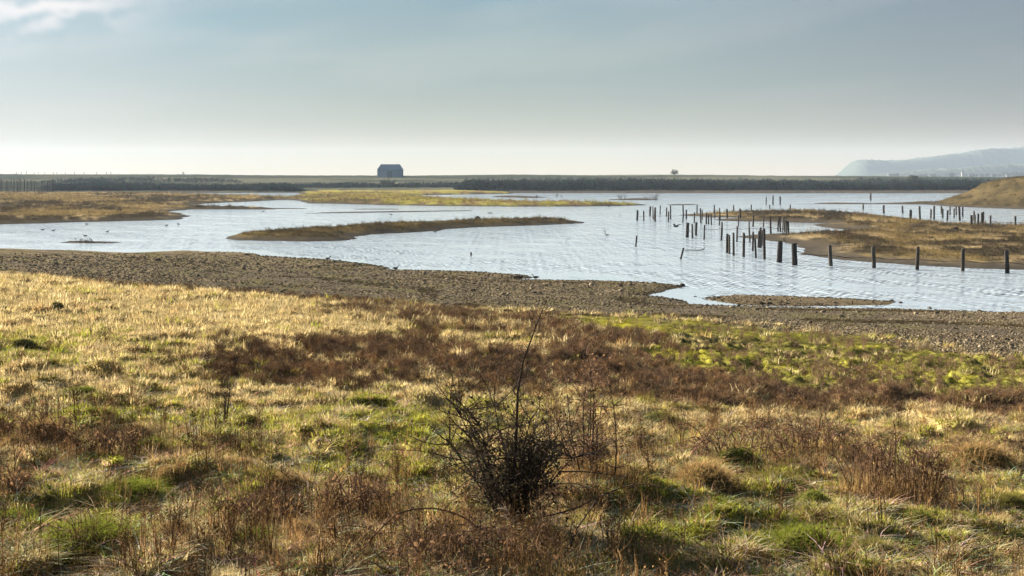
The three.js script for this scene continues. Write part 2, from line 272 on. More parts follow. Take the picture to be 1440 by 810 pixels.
// the lagoon: wind-rippled brackish water
(function water() {
  const N = 1024, waves = [], gust = (u, v) => 0.55 + 0.5 * tab[Math.floor(((u + 0.13 * tab[Math.floor(v * 2 * N) % N]) * 2 + 4) * N) % N] * tab[Math.floor((v * 3 + 0.2 * tab[Math.floor(u * N) % N] + 4) * N) % N] + 0.25 * tab[Math.floor((u * 5 - v * 4 + 8) * N) % N];
  const tab = new Float32Array(N); for (let i = 0; i < N; i++) tab[i] = Math.sin(i / N * 2 * Math.PI);
  for (let i = 0; i < 110; i++) {
    const k = Math.round(Math.pow(rr(0, 1), 1.1) * 120 + 13), th = -1.1 + (rnd() + rnd() + rnd() - 1.5) * 1.7;
    const kx = Math.round(k * Math.cos(th)), ky = Math.round(k * Math.sin(th)), q = Math.hypot(kx, ky) || 1;
    waves.push([kx, ky, rr(0, 6.28), 1 / Math.pow(q, 0.75)]);
  }
  const amp = waves.reduce((s, w) => s + w[3], 0);
  const bump = heightTexture(N, (u, v) => { const X = Math.round(u * N), Y = Math.round(v * N); let s = 0; for (const [a, b, p, w] of waves) s += w * tab[((a * X + b * Y + Math.floor(p / 6.2832 * N)) % N + N) % N]; return 0.5 + s / amp * 2.2 * gust(u, v); });
  const g = new THREE.CircleGeometry(1500, 96); g.rotateX(-Math.PI / 2);
  const p = g.attributes.position, uv = g.attributes.uv; for (let i = 0; i < p.count; i++) uv.setXY(i, p.getX(i) / 34, p.getZ(i) / 34);
  const m = new THREE.Mesh(g, new THREE.MeshPhysicalMaterial({ color: new THREE.Color().setRGB(0.30, 0.345, 0.38), roughness: 0.10, ior: 1.34, bumpMap: bump, bumpScale: 0.24 }));
  const calm = new THREE.MeshPhysicalMaterial({ color: new THREE.Color().setRGB(0.30, 0.345, 0.38), roughness: 0.05, ior: 1.34, bumpMap: bump, bumpScale: 0.02 });
  const sheet = (pts, dy, label) => {
    const c = new THREE.CatmullRomCurve3(pts.map(q => { const [x, d] = W0(...q); return new THREE.Vector3(x, 0, -d); }), true), sh = new THREE.Shape(c.getPoints(140).map(v => new THREE.Vector2(v.x + (fbm(v.x * 0.9, v.z * 0.9, 3) - 0.5) * 1.6, -v.z + (fbm(v.z * 0.7, v.x * 0.9 + 8, 3) - 0.5) * 3)));
    const q = new THREE.ShapeGeometry(sh); q.rotateX(-Math.PI / 2); const a = q.attributes.position, t = q.attributes.uv; for (let i = 0; i < a.count; i++) t.setXY(i, a.getX(i) / 34, a.getZ(i) / 34);
    const k = new THREE.Mesh(q, calm); k.position.y = dy; k.name = numbered('shallow_water'); scene.add(k); tag(k, label, 'water', null, 'structure');
  };
  sheet([[880, 418], [905, 412], [950, 404], [985, 404.5], [1005, 410], [985, 416], [1000, 424], [1060, 432], [1160, 433.5], [1250, 431], [1300, 430], [1330, 436], [1240, 440], [1100, 440], [960, 436], [900, 424]], 0.004, 'smooth white shallows between the beach and the shingle bar');
  sheet([[1062, 314], [1110, 312], [1180, 312], [1200, 322], [1170, 327], [1110, 328], [1085, 322]], 0.004, 'smooth white inlet behind the marsh point');
  sheet([[520, 381], [545, 376.5], [620, 377.5], [700, 380], [760, 387], [840, 391], [900, 394], [880, 400], [760, 398], [640, 386]], 0.004, 'smooth shallows along the middle of the near beach');
  sheet([[80, 353], [190, 350.5], [260, 349.5], [350, 351.5], [450, 361], [520, 369], [500, 374], [400, 364], [300, 358], [180, 359]], 0.004, 'smooth shallows along the left of the near beach');
  m.name = 'water'; scene.add(m); tag(m, 'wind rippled pale blue lagoon water', 'water', null, 'structure');
})();

// ------------------------------------------------------------------ mesh helpers
class MB {
  constructor() { this.p = []; this.i = []; this.c = []; }
  blade(b, dir, up, len, w, bend, segs = 2) {             // a grass blade curving over toward dir
    const sx = -dir[1], sz = dir[0], n0 = this.p.length / 3;
    for (let k = 0; k <= segs; k++) {
      const t = k / segs, l = len * t, out = bend * t * t * len, y = up * l * (1 - 0.35 * bend * t), ww = w * (1 - t * 0.95) * 0.5;
      const x = b[0] + dir[0] * out, z = b[2] + dir[1] * out;
      if (k < segs) this.p.push(x - sx * ww, b[1] + y, z - sz * ww, x + sx * ww, b[1] + y, z + sz * ww); else this.p.push(x, b[1] + y, z);
    }
    for (let k = 0; k < segs - 1; k++) { const a = n0 + k * 2; this.i.push(a, a + 1, a + 2, a + 1, a + 3, a + 2); }
    const a = n0 + (segs - 1) * 2; this.i.push(a, a + 1, a + 2);
  }
  tube(pts, radii, sides = 4) {
    const n0 = this.p.length / 3, q = new THREE.Vector3(), u = new THREE.Vector3(), v = new THREE.Vector3();
    for (let k = 0; k < pts.length; k++) {
      const a = pts[Math.max(0, k - 1)], b = pts[Math.min(pts.length - 1, k + 1)];
      q.set(b[0] - a[0], b[1] - a[1], b[2] - a[2]).normalize();
      u.set(Math.abs(q.y) > 0.9 ? 1 : 0, Math.abs(q.y) > 0.9 ? 0 : 1, 0).cross(q).normalize(); v.crossVectors(q, u);
      const r = typeof radii === 'function' ? radii(k / (pts.length - 1)) : radii[k];
      for (let s = 0; s < sides; s++) { const t = s / sides * 2 * Math.PI, cs = Math.cos(t) * r, sn = Math.sin(t) * r; this.p.push(pts[k][0] + u.x * cs + v.x * sn, pts[k][1] + u.y * cs + v.y * sn, pts[k][2] + u.z * cs + v.z * sn); }
    }
    for (let k = 0; k < pts.length - 1; k++) for (let s = 0; s < sides; s++) { const a = n0 + k * sides + s, b = n0 + k * sides + (s + 1) % sides; this.i.push(a, b, a + sides, b, b + sides, a + sides); }
    for (const [k, flip] of [[0, 1], [pts.length - 1, 0]]) for (let s = 1; s < sides - 1; s++) { const a = n0 + k * sides; flip ? this.i.push(a, a + s + 1, a + s) : this.i.push(a, a + s, a + s + 1); }
  }
  leaf(c, size, aspect = 0.55) {
    const a = new THREE.Vector3(rr(-1, 1), rr(-1, 1), rr(-1, 1)).normalize(), b = new THREE.Vector3(rr(-1, 1), rr(-1, 1), rr(-1, 1)).cross(a).normalize(), n0 = this.p.length / 3, w = size * aspect * 0.5;
    this.p.push(c[0], c[1], c[2], c[0] + a.x * size * 0.5 + b.x * w, c[1] + a.y * size * 0.5 + b.y * w, c[2] + a.z * size * 0.5 + b.z * w, c[0] + a.x * size, c[1] + a.y * size, c[2] + a.z * size, c[0] + a.x * size * 0.5 - b.x * w, c[1] + a.y * size * 0.5 - b.y * w, c[2] + a.z * size * 0.5 - b.z * w);
    this.i.push(n0, n0 + 1, n0 + 2, n0, n0 + 2, n0 + 3);
  }
  box(x0, y0, z0, x1, y1, z1) {
    const n = this.p.length / 3; for (const x of [x0, x1]) for (const y of [y0, y1]) for (const z of [z0, z1]) this.p.push(x, y, z);
    for (const [a, b, c, d] of [[0, 1, 3, 2], [4, 6, 7, 5], [0, 4, 5, 1], [2, 3, 7, 6], [0, 2, 6, 4], [1, 5, 7, 3]]) this.i.push(n + a, n + b, n + c, n + a, n + c, n + d);
  }
  geo(flat = false) {
    let g = new THREE.BufferGeometry(); g.setAttribute('position', new THREE.Float32BufferAttribute(this.p, 3)); g.setIndex(this.i);
    if (flat) g = g.toNonIndexed(); g.computeVertexNormals(); return g;
  }
}
const rgb = c => new THREE.Color().setRGB(...c);
const grassMat = new THREE.MeshPhysicalMaterial({ color: 0xffffff, roughness: 0.85, transmission: 0.45, thickness: 0, side: THREE.DoubleSide, specularIntensity: 0 });
const stemMat = new THREE.MeshPhysicalMaterial({ color: 0xffffff, roughness: 0.95, specularIntensity: 0, side: THREE.DoubleSide });
const stoneMat = new THREE.MeshPhysicalMaterial({ color: 0xffffff, roughness: 0.9, specularIntensity: 0 });
const M = {};
function mat(name, c, opt = {}) { return M[name] ??= new THREE.MeshPhysicalMaterial({ color: rgb(c), roughness: 0.95, specularIntensity: 0, side: THREE.DoubleSide, ...opt }); }
function leafMat(name, c, tr = 0.35) { return M[name] ??= new THREE.MeshPhysicalMaterial({ color: rgb(c), roughness: 0.9, transmission: tr, thickness: 0, side: THREE.DoubleSide, specularIntensity: 0 }); }

const dummy = new THREE.Object3D(), tmpC = new THREE.Color();
function instanced(name, geos, material, items, label, category) {   // many copies of a few shapes of uncountable cover, each shape one object
  geos.forEach((g, v) => {
    const mine = items.filter((_, k) => k % geos.length === v), im = new THREE.InstancedMesh(g, material, mine.length);
    mine.forEach((it, k) => { dummy.position.set(it.x, it.y, -it.d); dummy.rotation.set(it.tx ?? 0, it.r ?? 0, it.tz ?? 0); dummy.scale.set(it.s, it.s * (it.sy ?? 1), it.s); dummy.updateMatrix(); im.setMatrixAt(k, dummy.matrix); im.setColorAt(k, tmpC.setRGB(...it.c)); });
    im.name = numbered(name); scene.add(im); tag(im, label, category, null, 'stuff');
  });
}
function nearHeight(x, d) { let h = height(x, d); if (h > 0.05) { const k = sst(14, 20, Sline(x, d)); h += k * ((fbm(x * 1.1, d * 1.1, 2) - 0.5) * 0.16 + sst(0.47, 0.66, fbm(x * 2.3 + 8, d * 1.7, 3)) * 0.13 * lumpy(x, d) + (fbm(x * 5.2 + 3, d * 4.2, 3) - 0.5) * 0.15) + (1 - k) * (fbm(x * 3, d * 3, 2) - 0.5) * 0.014; } return h; }

// ------------------------------------------------------------------ grass, stems, moss and pebbles
function tuft(n, r, len, w, bend) { const b = new MB(); for (let k = 0; k < n; k++) { const a = rr(0, 6.283), q = Math.sqrt(rnd()) * r, a2 = a + rr(-0.9, 0.9); b.blade([Math.cos(a) * q, -0.01, Math.sin(a) * q], [Math.cos(a2), Math.sin(a2)], 1, len * rr(0.55, 1.15), w * rr(0.7, 1.3), bend * rr(0.4, 1.5), 2); } return b.geo(true); }
function stalk(h, n) {              // dead flower stalks with side twigs
  const b = new MB();
  for (let k = 0; k < n; k++) {
    const a = rr(0, 6.28), q = rr(0, 0.09), hh = h * rr(0.55, 1.1), lx = rr(-0.14, 0.14), lz = rr(-0.14, 0.14), x0 = Math.cos(a) * q, z0 = Math.sin(a) * q;
    b.tube([[x0, -0.02, z0], [x0 + lx * hh * 0.4, hh * 0.5, z0 + lz * hh * 0.4], [x0 + lx * hh, hh, z0 + lz * hh]], [0.004, 0.003, 0.0015], 3);
    for (let j = 0; j < 4; j++) { const t = rr(0.45, 0.95), a2 = rr(0, 6.28), l = rr(0.03, 0.1), x = x0 + lx * hh * t, z = z0 + lz * hh * t; b.tube([[x, hh * t, z], [x + Math.cos(a2) * l, hh * t + l * 0.9, z + Math.sin(a2) * l]], [0.002, 0.0012], 3); if (rnd() < 0.6) b.leaf([x + Math.cos(a2) * l, hh * t + l * 0.9, z + Math.sin(a2) * l], 0.022, 0.6); }
  }
  return b.geo();
}
(function cover() {
  const short = [tuft(16, 0.06, 0.065, 0.010, 1.0), tuft(16, 0.06, 0.052, 0.011, 1.3), tuft(14, 0.065, 0.080, 0.008, 0.8)];
  const tall = [tuft(24, 0.09, 0.26, 0.010, 0.45), tuft(22, 0.10, 0.22, 0.010, 0.7), tuft(20, 0.08, 0.32, 0.009, 0.35)];
  const stalks = [stalk(0.42, 4), stalk(0.5, 3), stalk(0.34, 6)];
  const scrub = [stalk(0.22, 12), stalk(0.26, 10), stalk(0.18, 14)];
  const A = [], B = [], D = [], E = [], G = [], P = [];
  const NA = 250000;
  for (let k = 0; k < NA; k++) {
    const off = 600 - 470 * Math.pow(rnd(), 0.85), a = rr(-26, 26) * Math.PI / 180;
    const r = lerp(2.35, 4.3, sst(600, 170, off)) * F / off * rr(0.97, 1.03), x = r * Math.sin(a), d = r * Math.cos(a);
    if (d > 62 || d < 5.5) continue;
    const z = zone(x, d); if (z.v < 0.35 + 0.3 * rnd()) continue;
    const y = nearHeight(x, d); if (y < 0.1) continue;
    const cl = fbm(x * 5.2 + 3, d * 4.2, 3); if (z.b < 0.3 && cl < 0.40 && rnd() < 0.75) continue;
    const big = clamp(d / 13, 0.8, 2.6) * (0.55 + 0.95 * cl), v = rr(0.5, 1.45), base = { x, d, y: y - 0.005, r: rr(0, 6.28), tx: rr(-0.15, 0.15), tz: rr(-0.15, 0.15) };
    const u = rnd();
    if (u < z.b * 0.62) { E.push({ ...base, s: rr(0.4, 0.9) * clamp(d / 22, 0.75, 1.2), c: mix3(C.brown, rnd() < 0.45 ? C.tawny : [0.08, 0.050, 0.032], rr(0, 0.8)).map(q => q * v) }); if (rnd() < 0.7) continue; }
    if (u < z.m * 0.99) {
      if (rnd() < z.dark * 0.7 + 0.25) continue;
      const c = mix3(mix3(C.moss, C.mossy, clamp(z.bright * 1.1 + rr(-0.1, 0.25))), C.brown, rnd() < 0.22 ? 0.8 : 0);
      A.push({ ...base, s: big * rr(0.4, 0.75), sy: 0.4, c: c.map(q => q * v) }); if (rnd() < 0.04) E.push({ ...base, s: rr(0.5, 0.9), c: C.brown.map(q => q * v) }); continue;
    }
    if (rnd() < z.t * 0.085) { B.push({ ...base, s: rr(0.35, 0.8), c: mix3(C.tawny, rnd() < 0.4 ? C.straw : C.brown, rr(0, 0.7)).map(q => q * v * 1.05) }); }
    let c = rnd() < z.g ? mix3(C.green, C.lush, rr(0, 1)) : mix3(C.straw, C.pale, Math.pow(rnd(), 2));
    if (rnd() < 0.10) c = mix3(c, C.tawny, 0.7);
    A.push({ ...base, s: big * rr(0.75, 1.35), sy: rr(0.6, 1.2), c: c.map(q => q * v) });
    const ps = 0.006 + 0.03 * z.t + 0.016 * sst(0.5, 0.75, z.n3);
    if (rnd() < ps) D.push({ ...base, s: rr(0.4, 0.95), c: mix3([0.07, 0.044, 0.026], C.tawny, rr(0, 0.6)).map(q => q * v) });
  }
  instanced('meadow_grass', short, grassMat, A, 'short straw and green grass covering the near bank', 'grass');
  instanced('dead_grass', tall, grassMat, B, 'long tawny dead grass in loose clumps on the near bank', 'grass');
  instanced('dead_stalk', stalks, stemMat, D, 'thin brown dead flower stalks scattered over the bank', 'stalks');
  instanced('brown_scrub', scrub, stemMat, E, 'low reddish brown dead stems in a broad patch behind the grass', 'ground cover');
  const litter = [0, 1, 2].map(() => { const b = new MB(); for (let k = 0; k < 9; k++) { const a = rr(0, 6.28), q = rr(0, 0.08); b.blade([Math.cos(a) * q, 0.012, Math.sin(a) * q], [Math.cos(a + rr(-1, 1)), Math.sin(a + rr(-1, 1))], rr(0.12, 0.55), rr(0.10, 0.24), 0.009, rr(0.9, 1.4), 3); } return b.geo(true); });
  const rosette = [0, 1].map(() => { const b = new MB(); for (let k = 0; k < 9; k++) { const a = k * 0.7 + rr(-0.2, 0.2); b.blade([0, 0.01, 0], [Math.cos(a), Math.sin(a)], rr(0.5, 0.9), rr(0.06, 0.11), 0.035, rr(0.9, 1.3), 3); } return b.geo(true); });
  const Lt = [], Ro = [], Wr = [];
  for (let k = 0; k < 16000; k++) {
    const off = 600 - 330 * rnd(), a = rr(-26, 26) * Math.PI / 180, r = lerp(2.35, 3.6, sst(600, 260, off)) * F / off, x = r * Math.sin(a), d = r * Math.cos(a), z = zone(x, d); if (z.v < 0.8 || z.b > 0.3 || z.m > 0.3) continue;
    const y = nearHeight(x, d), at0 = { x, d, y: y + 0.005, r: rr(0, 6.28), tx: rr(-0.2, 0.2), tz: rr(-0.2, 0.2) };
    if (rnd() < 0.62) Lt.push({ ...at0, s: rr(0.5, 1.2), c: mix3(C.pale, rnd() < 0.4 ? C.tawny : [0.55, 0.48, 0.34], rr(0, 1)).map(q => q * rr(0.6, 1.1)) });
    else if (rnd() < 0.16 + z.g * 0.4) Ro.push({ ...at0, s: rr(0.5, 1.1), c: mix3([0.085, 0.11, 0.02], [0.16, 0.15, 0.03], rnd()) });
  }
  for (let k = 0; k < 60000; k++) {
    const off = 100 + 120 * rnd(), a = rr(-26, 26) * Math.PI / 180, r = 4.7 * F / off * rr(0.95, 1.05), x = r * Math.sin(a), d = r * Math.cos(a), h = height(x, d, info);
    if (info.kind !== 'near' || h < 0.03 || info.s > 14) continue; const line = Math.min(Math.abs(info.s - 1.6 - 2.2 * vn(x * 0.2, 4)), Math.abs(info.s - 7 - 3 * vn(x * 0.15, 9))); if (line > 0.5 || vn(x * 0.5, d * 0.3) < 0.42) continue;
    Wr.push({ x, d, y: h, r: rr(0, 6.28), s: rr(0.4, 1), sy: 0.22, c: mix3([0.04, 0.028, 0.018], [0.10, 0.075, 0.03], rnd()) });
  }
  instanced('straw_litter', litter, grassMat, Lt, 'pale flattened dead straw lying over the near turf', 'straw');
  instanced('leaf_rosette', rosette, grassMat, Ro, 'small flat green leaf rosettes in the near turf', 'ground cover');
  instanced('wrack', scrub, stemMat, Wr, 'dark broken wrack lines of dead weed along the beach', 'wrack');
  console.log('litter', Lt.length, Ro.length, Wr.length);
  // pebbles of the beach
  const pg = [0, 1, 2].map(() => { const g = new THREE.IcosahedronGeometry(1, 1), p = g.attributes.position, q = [rr(0, 50), rr(0, 50)]; for (let i = 0; i < p.count; i++) { const x = p.getX(i), y = p.getY(i), z = p.getZ(i), f = 0.8 + 0.5 * vn(x * 1.3 + q[0], z * 1.3 + y + q[1]); p.setXYZ(i, x * f, y * f * 0.6, z * f * 0.8); } g.computeVertexNormals(); return g; });
  for (let k = 0; k < 260000 && P.length < 120000; k++) {
    const off = 100 + 170 * Math.pow(rnd(), 1.0), a = rr(-26, 26) * Math.PI / 180, r = 4.6 * F / off * rr(0.95, 1.05), x = r * Math.sin(a), d = r * Math.cos(a);
    const h = height(x, d, info); if (!((info.kind === 'near' && h > 0.015) || info.kind === 'shingle') ) continue;
    if (info.kind === 'near' && zone(x, d).v > 0.5 + 0.3 * rnd()) continue;
    const strand = fbm(x * 0.10 + 3, Sline(x, d) * 0.75, 3); if (rnd() < sst(0.47, 0.62, strand) * 0.75) continue;
    const b = Math.pow(rnd(), 1.3), wet = h < 0.06;
    P.push({ x, d, y: nearHeight(x, d) + 0.005, r: rr(0, 6.28), s: (0.011 + 0.04 * Math.pow(rnd(), 3) + (rnd() < 0.004 ? rr(0.04, 0.1) : 0)) * clamp(d / 50, 0.8, 1.5), c: mix3([0.065, 0.048, 0.029], [0.30, 0.235, 0.15], b * b).map(q => q * (wet ? 0.45 : 1)) });
  }
  instanced('pebble', pg, stoneMat, P, 'brown and grey pebbles of the shingle beach', 'shingle');
  console.log('cover', A.length, B.length, D.length, E.length, P.length);
  // tufts on the marsh and the islands
  for (let k = 0; k < 130000; k++) {
    const off = 26 + 110 * Math.pow(rnd(), 1.1), a = rr(-25, 25) * Math.PI / 180, r = 5 * F / off * rr(0.96, 1.04), x = r * Math.sin(a), d = r * Math.cos(a), h = height(x, d, info);
    if (!['island', 'marsh', 'meadow', 'mound'].includes(info.kind) || h < 0.22 + 0.1 * rnd()) continue;
    const c = groundColor(x, d, h, info), v = rr(0.7, 1.4); if (info.kind === 'mound' && rnd() < 0.4) continue;
    G.push({ x, d, y: h - 0.01, r: rr(0, 6.28), s: clamp(d / 70, 0.9, 3) * rr(0.6, 1.2), sy: info.kind === 'mound' ? 0.3 : 0.28 + 0.9 * Math.pow(rnd(), 3), c: c.map(q => q * v * 0.95) });
  }
  instanced('marsh_tuft', tall, grassMat, G, 'low straw and brown tufts covering the marsh islands', 'ground cover');
  console.log('marsh', G.length);
})();

// ------------------------------------------------------------------ things: helpers
const LOOSE = new Set(['twigs', 'leaves', 'dead_leaves', 'dead_grass', 'grass_blades', 'canes', 'stems', 'crown']);   // too fine to pick apart
function put(name, parent, geometry, material) { const m = new THREE.Mesh(geometry, material); m.name = name; parent.add(m); if (LOOSE.has(name)) m.userData.kind = 'stuff'; return m; }
function base(name, g, turn = 0) { const o = new THREE.Group(); o.name = numbered(name); o.position.set(g.x, g.h, -g.d); o.rotation.y = turn; scene.add(o); return o; }
const at = (px, py) => { const g = groundAt(px, py); g.h = Math.max(0, nearHeight(g.x, g.d)); return g; };

// ------------------------------------------------------------------ hummocks and tussocks of grass
const woodBark = [0.075, 0.055, 0.042];
const mounds = [0, 1, 2].map(v => {
  const g = new THREE.IcosahedronGeometry(1, 5), p = g.attributes.position;
  for (let i = 0; i < p.count; i++) { const x = p.getX(i), y = p.getY(i), z = p.getZ(i), f = 0.72 + 0.36 * fbm(x * 1.3 + v * 9 + 20, z * 1.3 + y * 0.6 + 20, 2) + 0.16 * fbm(x * 4 + v, z * 4 + y * 3, 2); p.setXYZ(i, x * f, y < 0 ? y * 0.3 : y * f, z * f); }
  g.computeVertexNormals(); return g;
});
function hummockBlades(v, long) {
  const b = new MB(), p = mounds[v].attributes.position;
  for (let k = 0; k < 3200; k++) {
    const i = Math.floor(rnd() * p.count), x = p.getX(i), y = p.getY(i), z = p.getZ(i); if (y < -0.02) { continue; }
    const a = Math.atan2(z, x) + rr(-1, 1) * (y > 0.55 ? 3.1 : 0.9), l = long * rr(0.5, 1.2);
    b.blade([x * 0.97, y * 0.97, z * 0.97], [Math.cos(a), Math.sin(a)], 1, l, 0.022 * rr(0.6, 1.3), rr(0.5, 1.8), 2);
  }
  return b.geo(true);
}
const hBlades = [0, 1, 2].map(v => hummockBlades(v, 0.36)), hLong = [0, 1, 2].map(v => hummockBlades(v, 0.62));
const soilM = mat('soil', [0.06, 0.052, 0.018]), greenB = leafMat('greenB', [0.17, 0.185, 0.026], 0.3), oliveB = leafMat('oliveB', [0.21, 0.18, 0.045], 0.3), tawnyB = leafMat('tawnyB', [0.34, 0.22, 0.09], 0.3), strawB = leafMat('strawB', [0.3, 0.21, 0.08]);
const anchors = [[718, 748, 'the hawthorn'], [838, 690, 'the leafless twiggy shrub'], [1060, 655, 'the wide low bramble thicket'], [1150, 640, 'the dark bramble clump'], [1255, 705, 'the dense bramble mound'], [1390, 668, 'the bramble clump on pale turf'], [50, 640, 'the dark bramble patch'], [150, 650, 'the reddish bramble patch'], [380, 745, 'the rusty clump of canes'], [500, 735, 'the brown clump of dead stems'], [316, 597, 'the lone dead thistle'], [640, 806, 'the tangled bramble mat']].map(q => { const g = groundAt(q[0], q[1]); return [g.x, g.d, q[2]]; });
function hummock(name, px, py, w, h, blades, long, label, group) {
  if (group) {
    const q = groundAt(px, py), m = w * q.s, size = m < 0.22 ? 'small' : m < 0.36 ? 'middling' : 'large', near = anchors.slice().sort((a, b) => Math.hypot(a[0] - q.x, a[1] - q.d) - Math.hypot(b[0] - q.x, b[1] - q.d))[0][2];
    const col = blades === greenB ? 'green' : blades === tawnyB ? 'tawny' : 'olive';
    label = group === 'hummocks on the straw slope' ? `${m < 0.4 ? 'small' : m < 0.6 ? 'middling' : 'large'} ${h > 8 ? 'steep' : 'flat'} hummock on the straw slope beside the beach` : `${size} ${col} ${long ? 'shaggy tussock' : 'low hummock'} nearest to ${near}`;
    group = label;
  }
  const g = at(px, py), o = base(name, g, rr(0, 6.28)), v = Math.floor(rnd() * 3), m = put('mound', o, mounds[v], soilM);
  const b = put('grass_blades', o, (long ? hLong : hBlades)[v], blades);
  const R = w * g.s * 0.5, Y = h * g.s * 0.85; for (const q of [m, b]) q.scale.set(R, Y, R);
  o.position.y -= 0.02; return tag(o, label, 'hummock', group);
}
for (const [px, py, w, h] of [[126, 424, 24, 6], [79, 443, 16, 7], [49, 452, 34, 8], [41, 480, 24, 9], [32, 492, 30, 11], [62, 494, 30, 9], [154, 439, 20, 7], [206, 450, 26, 6], [7, 407, 18, 5], [6, 441, 18, 9], [30, 460, 24, 8], [84, 456, 18, 7], [180, 465, 16, 5], [39, 516, 40, 8], [240, 540, 26, 9], [100, 410, 14, 4], [250, 455, 14, 4], [140, 475, 18, 5], [18, 425, 18, 5], [200, 425, 16, 4]])
  hummock('hummock', px, py, w * 1.25, h * 1.25, oliveB, false, 'small dark hummock on the straw slope beside the beach', 'hummocks on the straw slope');
for (const [px, py, w, h] of [[67, 551, 44, 7], [289, 558, 40, 9], [112, 569, 56, 15], [112, 578, 36, 10], [505, 582, 34, 10], [530, 588, 40, 14], [545, 574, 30, 9], [470, 590, 24, 8], [485, 601, 30, 9], [555, 605, 30, 12], [600, 588, 24, 8], [270, 588, 22, 12], [440, 597, 24, 8], [398, 603, 22, 8]])
  hummock('hummock', px, py, w, h, greenB, false, 'low green hummock on the short turf beyond the hawthorn', 'hummocks on the short turf');
for (const [px, py, w, h, c] of [[180, 706, 90, 30, 0], [60, 632, 80, 40, 1], [20, 650, 50, 28, 1], [130, 792, 120, 42, 0], [30, 700, 60, 26, 1], [240, 690, 50, 22, 1], [300, 740, 60, 26, 0], [250, 770, 60, 26, 1], [350, 775, 80, 30, 0], [210, 640, 50, 24, 0], [420, 770, 50, 26, 1], [20, 740, 60, 28, 0], [190, 620, 40, 18, 1], [400, 690, 60, 22, 1], [270, 655, 60, 20, 1], [235, 804, 60, 24, 1], [340, 675, 46, 20, 1], [490, 690, 50, 24, 1]])
  hummock('hummock', px, py, w, h, c ? tawnyB : greenB, true, 'shaggy tussock among the dead stalks left of the hawthorn', 'shaggy tussocks');
for (const [px, py, w, h, c] of [[925, 728, 44, 22, 0], [885, 757, 40, 16, 0], [1055, 735, 66, 22, 2], [1146, 726, 54, 30, 0], [1290, 750, 50, 20, 0], [1345, 744, 46, 16, 0], [1375, 770, 44, 18, 2], [1382, 790, 32, 12, 2], [990, 694, 90, 48, 1], [1035, 660, 60, 30, 0], [1385, 676, 84, 40, 1], [970, 712, 36, 16, 0], [1090, 690, 60, 24, 2], [1190, 690, 40, 18, 0], [1330, 640, 40, 16, 1], [1010, 800, 60, 20, 0], [1230, 790, 40, 12, 2], [1420, 720, 40, 16, 2], [1250, 615, 40, 14, 1]])
  hummock('hummock', px, py, w, h, [greenB, tawnyB, oliveB][c], c > 0, 'grassy tussock on the turf beside the brambles', 'tussocks by the brambles');
hummock('hummock', 928, 596, 62, 18, oliveB, false, 'long low hummock on the straw strip behind the second shrub');
hummock('hummock', 895, 584, 36, 11, oliveB, false, 'smaller hummock next to the long low one on the straw strip');
hummock('hummock', 1130, 795, 100, 46, greenB, true, 'large round green tussock with a dark shaded side');
hummock('hummock', 345, 598, 46, 18, oliveB, false, 'dark tussock at the foot of the lone dead thistle stalks');

// ------------------------------------------------------------------ woody plants
function grow(b, tips, p, dir, len, r, level, o) {           // a wandering branch with side branches
  const n = 5, pts = [p.slice()], d = dir.clone();
  for (let k = 1; k <= n; k++) { d.x += rr(-o.wob, o.wob); d.y += rr(-o.wob, o.wob) * 0.7 + o.lift; d.z += rr(-o.wob, o.wob); d.normalize(); const q = pts[k - 1], s = len / n; pts.push([q[0] + d.x * s, Math.max(0.01, q[1] + d.y * s), q[2] + d.z * s]); }
  b.tube(pts, t => Math.max(o.min, r * (1 - 0.75 * t)), level > 1 ? 3 : 5);
  if (tips) for (let k = 2; k <= n; k++) tips.push(pts[k]);
  if (level < o.depth) for (let k = 0; k < o.kids[level]; k++) {
    const i = 1 + Math.floor(rnd() * n), q = pts[i], e = new THREE.Vector3(rr(-1, 1), rr(-0.35, 0.75), rr(-1, 1)).normalize().multiplyScalar(0.85).addScaledVector(dir, 0.55).normalize();
    grow(b, tips, q, e, len * rr(0.3, 0.6), r * 0.5, level + 1, o);
  }
  return pts;
}
const hawBark = mat('hawBark', [0.045, 0.034, 0.028]), twigM = mat('twigM', [0.115, 0.070, 0.046]), paleTwig = mat('paleTwig', [0.27, 0.21, 0.15]), greyTwig = mat('greyTwig', [0.07, 0.055, 0.05]);
const darkLeaf = leafMat('darkLeaf', [0.040, 0.036, 0.018], 0.25), deadLeaf = leafMat('deadLeaf', [0.21, 0.12, 0.06], 0.35);

